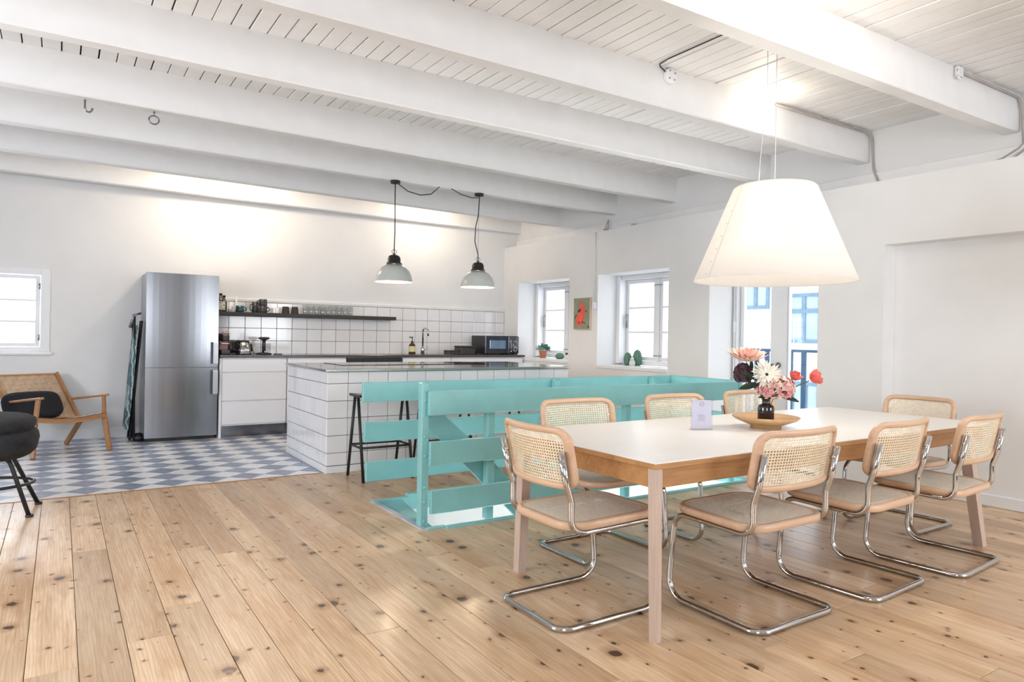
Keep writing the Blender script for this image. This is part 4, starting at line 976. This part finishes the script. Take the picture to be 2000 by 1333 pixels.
# ------------------------------------------------------------------ pendants over the island
M_GSH = mat('grey_enamel', (.56,.58,.55), .25, var=.03)
def island_pendant(x, y, label, sway):
    t = thing('island_pendant', label, 'lamp', (x, y, 1.73), 0, 'enamel pendants over the island')
    b = MB(); R = .188
    b.lathe([(R, 0), (R*1.0, .01), (R*.96, .06), (R*.84, .11), (R*.64, .15), (.072, .178), (.070, .176), (R*.62, .146), (R*.81, .108), (R*.93, .06), (R*.97, .01), (R, 0)], n=36, cap=False); obj('shade', b, [M_GSH], t)
    b = MB(); b.lathe([(.076, .180), (.076, .195), (.066, .20), (.066, .235), (.056, .262), (.03, .275), (.012, .278), (.012, .29)], n=24); b.cbox((.06, -.01, .183), (.09, .01, .193), .003); obj('cap', b, mat('black_bakelite', (.018,.018,.02), .35, var=.1), t)
    b = MB(); b.tube([(.026*math.cos(a), 0, .308+.022*math.sin(a)) for a in [2*PI*i/16 for i in range(16)]], .003, 6, True); obj('hanging_ring', b, M_STEEL, t)
    zt = ZB-1.73
    b = MB(); b.tube([(0, 0, .29), (sway*.02, 0, .36), (sway*1.0, 0, .50), (sway*.8, 0, .66), (sway*.1, 0, .80), (-sway*.1, 0, zt-.03)], .0055, 7); b.tube([(.004, .01, .32), (.006, .01, zt-.02)], .0015, 5); obj('cord', b, M_BLACKM, t)
    b = MB(); b.lathe([(.05, 0), (.05, -.028), (.012, -.034)], n=20, M=Matrix.Translation((0, 0, zt))); obj('canopy', b, M_BLACKM, t)
    b = MB(); b.blob((0, 0, .07), (.03, .03, .045), 12, 8); obj('bulb', b, emit('pendant_bulb', (1.0, .90, .75), 12), t)
    point('island_pendant_light', (x, y, 1.77), 36, (1.0, .78, .55), .04)
    return t
island_pendant(2.83, 6.52, 'grey enamel dome pendant over the island, on the straight cord', .004)
island_pendant(3.83, 6.54, 'grey enamel dome pendant over the island, on the swaying cord', -.045)
b = MB(); b.tube([(2.86, 6.5, 2.725), (2.95, 6.47, 2.66), (3.08, 6.45, 2.635), (3.2, 6.45, 2.66), (3.30, 6.46, 2.75)], .005, 6); tag(obj('looped_cord', b, M_BLACKM), 'black cord looping from the pendant on the straight cord to the beam', 'cord')
b = MB(); b.tube([(3.44, 6.46, 2.75), (3.56, 6.46, 2.705), (3.70, 6.48, 2.69), (3.80, 6.51, 2.705)], .005, 6); tag(obj('looped_cord', b, M_BLACKM), 'black cord running from the beam to the pendant on the swaying cord', 'cord')

# ------------------------------------------------------------------ fittings on beams and walls
b = MB(); b.tube([(0, 0, 0), (0, 0, -.03)] + [(.022-.022*math.cos(a)-.0, 0, -.05-.03*math.sin(a)) for a in [PI*i/8 for i in range(9)]], .006, 6)
tag(obj('ceiling_hook', b, M_STEEL, None, (.12, 5.53, ZB)), 'small open steel hook under a beam at the left', 'hook')
b = MB(); b.tube([(0, 0, 0), (0, 0, -.03)], .006, 6); b.tube([(.032*math.cos(2*PI*i/20), 0, -.06+.03*math.sin(2*PI*i/20)) for i in range(20)], .0055, 6, True)
tag(obj('ceiling_ring', b, M_STEEL, None, (.54, 5.53, ZB)), 'steel ring bolt hanging under a beam right of the open hook', 'ring')
t = thing('junction_box', 'round white junction box on the beam left of the bare bulb', 'junction box', (3.42, 3.342, 2.975))
b = MB(); b.lathe([(.052, 0), (.052, .035), (.045, .042), (0, .043)], n=20, M=Matrix.Rotation(PI/2, 4, 'X')); obj('box_body', b, M_WHITE, t)
b = MB()
for a in (.6, 2.2, 3.9, 5.4): b.lathe([(.006, 0), (.006, .003)], n=8, M=Matrix.Translation((.035*math.cos(a), -.043, .035*math.sin(a))) @ Matrix.Rotation(PI/2, 4, 'X'))
obj('screw', b, M_STEEL, t)
b = MB(); b.tube(fillet([(3.38, 3.32, 2.995), (3.30, 3.31, 3.022), (3.28, 3.2, 3.022), (3.28, 2.40, 3.022)], .04, 5), .0045, 6); tag(obj('ceiling_cable', b, M_BLACKM), 'dark cable crossing the ceiling boards to the round junction box', 'cable')
M_PIPE = mat('grey_conduit', (.42,.39,.37), .4, var=.1)
b = MB(); b.tube(fillet([(4.55, 3.312, 3.008), (5.79, 3.30, 3.008), (5.845, 3.285, 2.97), (5.845, 3.27, 2.70), (5.80, 3.2, 2.56)], .03, 5), .009, 8); tag(obj('conduit', b, M_PIPE), 'grey conduit along the beam of the bare bulb, bending down to the ledge', 'conduit')
b = MB(); b.tube(fillet([(4.90, 2.195, 3.0), (5.80, 2.18, 3.0), (5.845, 2.17, 2.9), (5.845, 2.16, 2.62)], .03, 5), .009, 8); tag(obj('conduit', b, M_PIPE), 'grey conduit on the beam nearest the top right corner', 'conduit')
b = MB(); b.cbox((-.03, -.03, -.035), (.04, .0, .03), .006); b.tube([(-.02, -.02, -.03), (-.05, -.03, -.05), (.0, -.03, -.06), (.03, -.02, -.03)], .006, 6); tag(obj('junction_box', b, M_WHITE, None, (4.93, 2.212, 3.0)), 'small white junction box at the start of the top right conduit', 'junction box')
b = MB(); b.cbox((-.04, -.09, 0), (.05, .09, .06), .01); b.cbox((-.06, -.14, .01), (.0, -.09, .055), .008); tag(obj('cable_box', b, M_WHITE, None, (5.76, 6.28, 2.532)), 'white cable box lying on the ledge above the picture', 'cable box')
b = MB(); b.tube([(0, 0, 0), (.02, .02, .08), (.05, 0, .17)], .006, 6); b.tube([(0, -.05, 0), (.02, -.03, .06), (.05, 0, .17)], .005, 6); b.cbox((-.02, -.02, 0), (.02, .02, .05), .005); tag(obj('cable_clamp', b, M_PIPE, None, (5.76, 6.66, 2.532)), 'grey cable ends and clamp on the ledge under a beam end', 'cable')
b = MB(); b.tube([(5.74, 2.35, 2.54), (5.73, 2.25, 2.56), (5.76, 2.16, 2.62), (5.79, 2.06, 2.74)], .007, 6); b.tube([(5.74, 2.2, 2.54), (5.75, 2.12, 2.6), (5.75, 2.0, 2.62), (5.75, 1.7, 2.62)], .007, 6); tag(obj('ledge_cable', b, M_PIPE), 'loose grey cables rising from the ledge at the right edge', 'cable')
t = thing('wall_switch', 'small white switch at the end of a thin conduit beside the picture', 'switch', (XW, 6.668, 1.60))
b = MB(); b.cbox((-.03, -.028, -.045), (0, .028, .045), .005); obj('switch_body', b, M_WHITE, t)
b = MB(); b.tube([(-.01, 0, .04), (-.01, 0, .93)], .007, 8); obj('wall_conduit', b, M_WALL, t)

# picture between the windows
pc = thing('picture', 'small framed coral and olive picture between the two windows', 'picture', (XW, 6.90, 1.505))
b = MB(); b.cbox((-.028, -.165, -.205), (-.001, .165, .205), .003); obj('frame', b, wood('thin_pale_frame', (.70,.58,.44), (.6,.46,.33), .5, 2, 60, .02), pc)
b = MB(); b.box((-.030, -.157, -.197), (-.027, .157, .197)); cvs = obj('canvas', b, mat('olive_canvas', (.27,.29,.20), .8, var=.12, scale=12), pc)
def sp(mb_, pts): mb_.prism([(-p[0], p[1]) for p in pts][::-1] if False else [(p[0], p[1]) for p in pts], -.0312, -.030, 'x')
b = MB(); b.prism([(.115, -.125), (.06, -.155), (.0, -.15), (-.04, -.11), (-.06, -.04), (-.075, .05), (-.045, .11), (-.01, .15), (.03, .145), (.045, .10), (.02, .06), (.055, .02), (.10, -.05)], -.0312, -.030, 'x'); tag(obj('painted_shape', b, mat('coral_paint', (.78,.11,.06), .6, var=.18, scale=18), cvs), 'coral red painted shape')
b = MB()
for y_, z_, r_ in ((.06, .03, .020), (.03, .045, .022), (.115, -.03, .012), (.128, -.055, .012), (.105, -.02, .010), (-.02, -.11, .016), (-.06, -.12, .014), (.045, -.115, .014), (-.09, .03, .014), (-.145, -.17, .016)):
    b.prism([(y_+r_*math.cos(a), z_+r_*math.sin(a)) for a in [2*PI*i/7+y_*9 for i in range(7)]], -.0318, -.0311, 'x')
obj('paint_mark', b, mat('plum_paint', (.12,.03,.05), .6, var=.2), cvs)

# ------------------------------------------------------------------ window sill things
M_TERR = mat('terracotta', (.55,.20,.11), .7, var=.08); M_CACT = mat('cactus_green', (.07,.19,.13), .55, var=.2, scale=25); M_FOL = mat('bluish_foliage', (.10,.24,.18), .6, var=.3, scale=20)
Z1, Z2 = WINS[0][2]+.012, WINS[1][2]+.012
t = thing('potted_plant', 'bushy green plant in a terracotta pot on the farther window sill', 'plant', (5.86, 8.10, Z1))
b = MB(); b.lathe([(.040, 0), (.056, .085), (.062, .088), (.062, .105), (.052, .105), (.05, .09), (0, .09)], n=20); obj('pot', b, M_TERR, t)
b = MB(); rnd = random.Random(4)
for i in range(170):
    z = rnd.uniform(-.2, 1); a = rnd.uniform(0, 2*PI); s = math.sqrt(max(0, 1-z*z)); d = Vector((s*math.cos(a), s*math.sin(a), z*.75)); r_ = rnd.uniform(.05, .10)
    q = Vector((0, 1, 0)).rotation_difference((d + Vector((rnd.uniform(-.5,.5), rnd.uniform(-.5,.5), rnd.uniform(-.2,.6)))).normalized())
    petal(.038, .020, .1, Matrix.Translation((d.x*r_, d.y*r_, .115+d.z*r_)) @ q.to_matrix().to_4x4(), b, 2)
tag(obj('foliage', b, M_FOL, t), kind='stuff')
def cactus(x, y, z, r, h, label, pot=None, ribs=12):
    t = thing('cactus', label, 'cactus', (x, y, z)); b = MB(); n = ribs*4; vs_, F = [], []; m = 10
    for j in range(m+1):
        tt = j/m; prof = math.sin(PI*(.12+.88*tt))**.45 if tt < 1 else .02
        for i in range(n):
            a = 2*PI*i/n; rr = r*prof*(1-.16*abs(math.sin(ribs*a/2))**.5*(-1)) if False else r*prof*(.86+.14*abs(math.cos(ribs*a/2)))
            vs_.append((rr*math.cos(a), rr*math.sin(a), h*tt))
    for j in range(m):
        for i in range(n): F.append((j*n+i, j*n+(i+1) % n, (j+1)*n+(i+1) % n, (j+1)*n+i))
    b.add(vs_, F, True); obj('body', b, M_CACT, t)
    b = MB()
    for k in range(ribs):
        a = 2*PI*k/ribs
        b.tube([(r*1.01*(math.sin(PI*(.12+.88*tt))**.45)*math.cos(a), r*1.01*(math.sin(PI*(.12+.88*tt))**.45)*math.sin(a), h*tt) for tt in (.05, .2, .4, .6, .8, .93)], .0022, 4)
    obj('ribs', b, mat('pale_rib', (.30,.42,.33), .6, var=.1), t)
cactus(5.84, 7.67, Z1, .062, .088, 'round squat cactus on the farther window sill', ribs=13)
cactus(5.90, 6.36, Z2, .050, .165, 'shorter barrel cactus at the left on the nearer sill', ribs=11)
cactus(5.955, 6.245, Z2, .056, .20, 'taller barrel cactus beside the shorter one on the nearer sill', ribs=11)
def figurine(x, y, z, s, label, head):
    t = thing('figurine', label, 'figurine', (x, y, z)); b = MB(); b.lathe([(.030*s, 0), (.034*s, .01*s), (.036*s, .04*s), (.026*s, .065*s), (.012*s, .07*s)], n=16); obj('body', b, mat('glazed_pale_grey', (.66,.66,.68), .3, var=.03), t)
    b = MB(); b.blob((0, 0, .08*s), (.022*s, .022*s, .02*s), 12, 8); obj('head', b, head, t)
    b = MB()
    b.lathe([(.006*s, 0), (0, .014*s)], n=8, M=Matrix.Translation((-.02*s, -.006*s, .08*s)) @ Matrix.Rotation(-PI/2, 4, 'Y')); obj('beak', b, head, t)
figurine(5.84, 7.515, Z1, .95, 'little grey figurine with a dark head on the farther sill', M_DMUG)
figurine(5.86, 6.235, Z2, 1.05, 'little white figurine in front of the two cacti', M_CER)

# ------------------------------------------------------------------ lounge chair at the left
lc = thing('lounge_chair', 'low oak lounge chair with woven webbing against the back wall', 'armchair', (-.19, 7.63, 0), math.atan2(.27, .62))
M_LOAK = wood('honey_oak', (.42,.21,.085), (.29,.13,.05), .42, 0, 55, .03); M_WEB = mat('natural_webbing', (.50,.36,.24), .8, var=.08, scale=40); M_WEBS = mat('pale_seat_webbing', (.62,.54,.46), .8, var=.08, scale=40)
CW = .676
def bar(name, a, b_, wx, wz, m=M_LOAK, par=lc):
    a, b_ = Vector(a), Vector(b_); d = b_-a; q = d.to_track_quat('Z', 'Y').to_matrix().to_4x4(); b = MB()
    b.cbox((-wx/2, -wz/2, 0), (wx/2, wz/2, d.length), .006, Matrix.Translation(a) @ q); return obj(name, b, m, par)
for s, x_, ti, bi in ((-1, 0.0, .0, .03), (1, CW, .115, .07)):
    bar('front_leg', (x_, 0, 0), (x_ - s*.035, .045, .34), .034, .045); bar('arm_post', (x_ - s*.035, .045, .34), (x_ - s*.05, .03, .545), .03, .04)
    bar('armrest', (x_ - s*.05, -.04, .555), (x_ - s*(bi-.01), .66, .47), .045, .022)
    bar('back_post', (x_ - s*bi, .46, .27), (x_ - s*ti, .88, .73), .028, .05); bar('rear_leg', (x_ - s*bi, .40, .30), (x_ - s*.10, .68, 0), .032, .05)
    bar('side_rail', (x_ - s*.04, .03, .345), (x_ - s*.08, .60, .27), .028, .05)
b = MB(); n = 10
for i in range(n):
    u0, u1 = .03+(CW-.06)*i/n, .03+(CW-.06)*(i+1)/n; s0, s1 = -.03*math.sin(PI*i/n), -.03*math.sin(PI*(i+1)/n)
    b.add([(u0,.005,.33+s0),(u1,.005,.33+s1),(u1,.04,.33+s1),(u0,.04,.33+s0),(u0,.005,.375+s0),(u1,.005,.375+s1),(u1,.04,.375+s1),(u0,.04,.375+s0)], [(0,3,2,1),(4,5,6,7),(0,1,5,4),(2,3,7,6)])
obj('front_rail', b, M_LOAK, lc); bar('top_rail', (.0, .885, .715), (CW-.115, .885, .715), .02, .03); bar('rear_rail', (.07, .58, .28), (CW-.07, .58, .28), .03, .04)
def web(name, u0, u1, fn, m, nu, nv):
    b = MB()
    for i in range(nu):           # straps one way
        a, c_ = u0+(u1-u0)*(i+.06)/nu, u0+(u1-u0)*(i+.94)/nu; k = nv*2
        for j in range(k):
            o0, o1 = (.002 if ((j//2+i) % 2) else -.002), (.002 if (((j+1)//2+i) % 2) else -.002)
            b.add([fn(a, j/k, o0), fn(c_, j/k, o0), fn(c_, (j+1)/k, o1), fn(a, (j+1)/k, o1)], [(0,1,2,3)], True)
    for j in range(nv):
        v0, v1 = (j+.06)/nv, (j+.94)/nv
        for i in range(nu*2):
            a, c_ = u0+(u1-u0)*i/(nu*2), u0+(u1-u0)*(i+1)/(nu*2); o0, o1 = (-.002 if ((i//2+j) % 2) else .002), (-.002 if (((i+1)//2+j) % 2) else .002)
            b.add([fn(a, v0, o0), fn(c_, v0, o1), fn(c_, v1, o1), fn(a, v1, o0)], [(0,1,2,3)], True)
    return tag(obj(name, b, m, lc), kind='stuff')
web('back_webbing', 0, 1, lambda u, v, o: (.03-.03*v+(CW-.10-.045*v)*u, .50+.385*v+o*.7, .30+.42*v-o*.7), M_WEB, 11, 9)
web('seat_webbing', .04, CW-.04, lambda u, v, o: (u, .0+.56*v, .378-.08*v+o-.03*math.sin(PI*(u-.04)/(CW-.08))*(1-.4*v)), M_WEBS, 9, 8)
b = MB(); b.blob((0, 0, 0), (.255, .052, .150), 28, 18, e=.42, f=lambda d: 1-.05*(abs(d.x)*abs(d.z))**2)
cu = tag(obj('cushion', b, mat('navy_black_fabric', (.006,.007,.012), .9, var=.25, scale=30, bump=.2, bscale=90), None), 'black cushion leaning on the lounge chair back', 'cushion')
ux = Vector((.917, .40, 0)); vx = Vector((-.40, .917, 0)); pc_ = Vector((-.19, 7.63, 0)) + ux*.215 + vx*.545
cu.location = (pc_.x, pc_.y, .437); cu.rotation_euler = (math.radians(-38), 0, math.atan2(.27, .62)); cu.rotation_mode = 'XYZ'

# dark upholstered chair at the left edge
dc = thing('shell_chair', 'charcoal upholstered chair with black tube legs cut off by the left edge', 'chair', (-.50, 5.48, 0))
M_CHAR = mat('charcoal_wool', (.015,.016,.019), .95, var=.45, scale=14, bump=.4, bscale=55)
b = MB(); b.blob((0, 0, .475), (.41, .40, .115), 28, 14, e=.7, f=lambda d: 1+.03*math.sin(5*d.x+3*d.y)); obj('seat_shell', b, M_CHAR, dc)
b = MB(); b.blob((-.01, .02, .575), (.395, .39, .075), 28, 12, e=.75, f=lambda d: 1+.02*math.sin(4*d.x-5*d.y)); obj('cushion_pad', b, M_CHAR, dc)
for s in (-1, 1):
    for q, yb in ((-1, -.16), (1, .20)):
        l = MB(); l.tube(fillet([(s*.02, q*.03, .375), (s*.24, yb*.62, .375), (s*(.355 if q < 0 else .395), yb, 0.0)], .07, 6), .0135, 8); obj('leg', l, M_BLACKM, dc)
        l = MB(); l.lathe([(.022, 0), (.022, .014)], (s*(.355 if q < 0 else .395), yb, 0), 12); obj('glide', l, M_BLACKM, dc)
b = MB(); b.tube([(.375*math.cos(2*PI*i/36), .02+.235*math.sin(2*PI*i/36), .195) for i in range(36)], .010, 8, True); obj('foot_ring', b, M_BLACKM, dc)
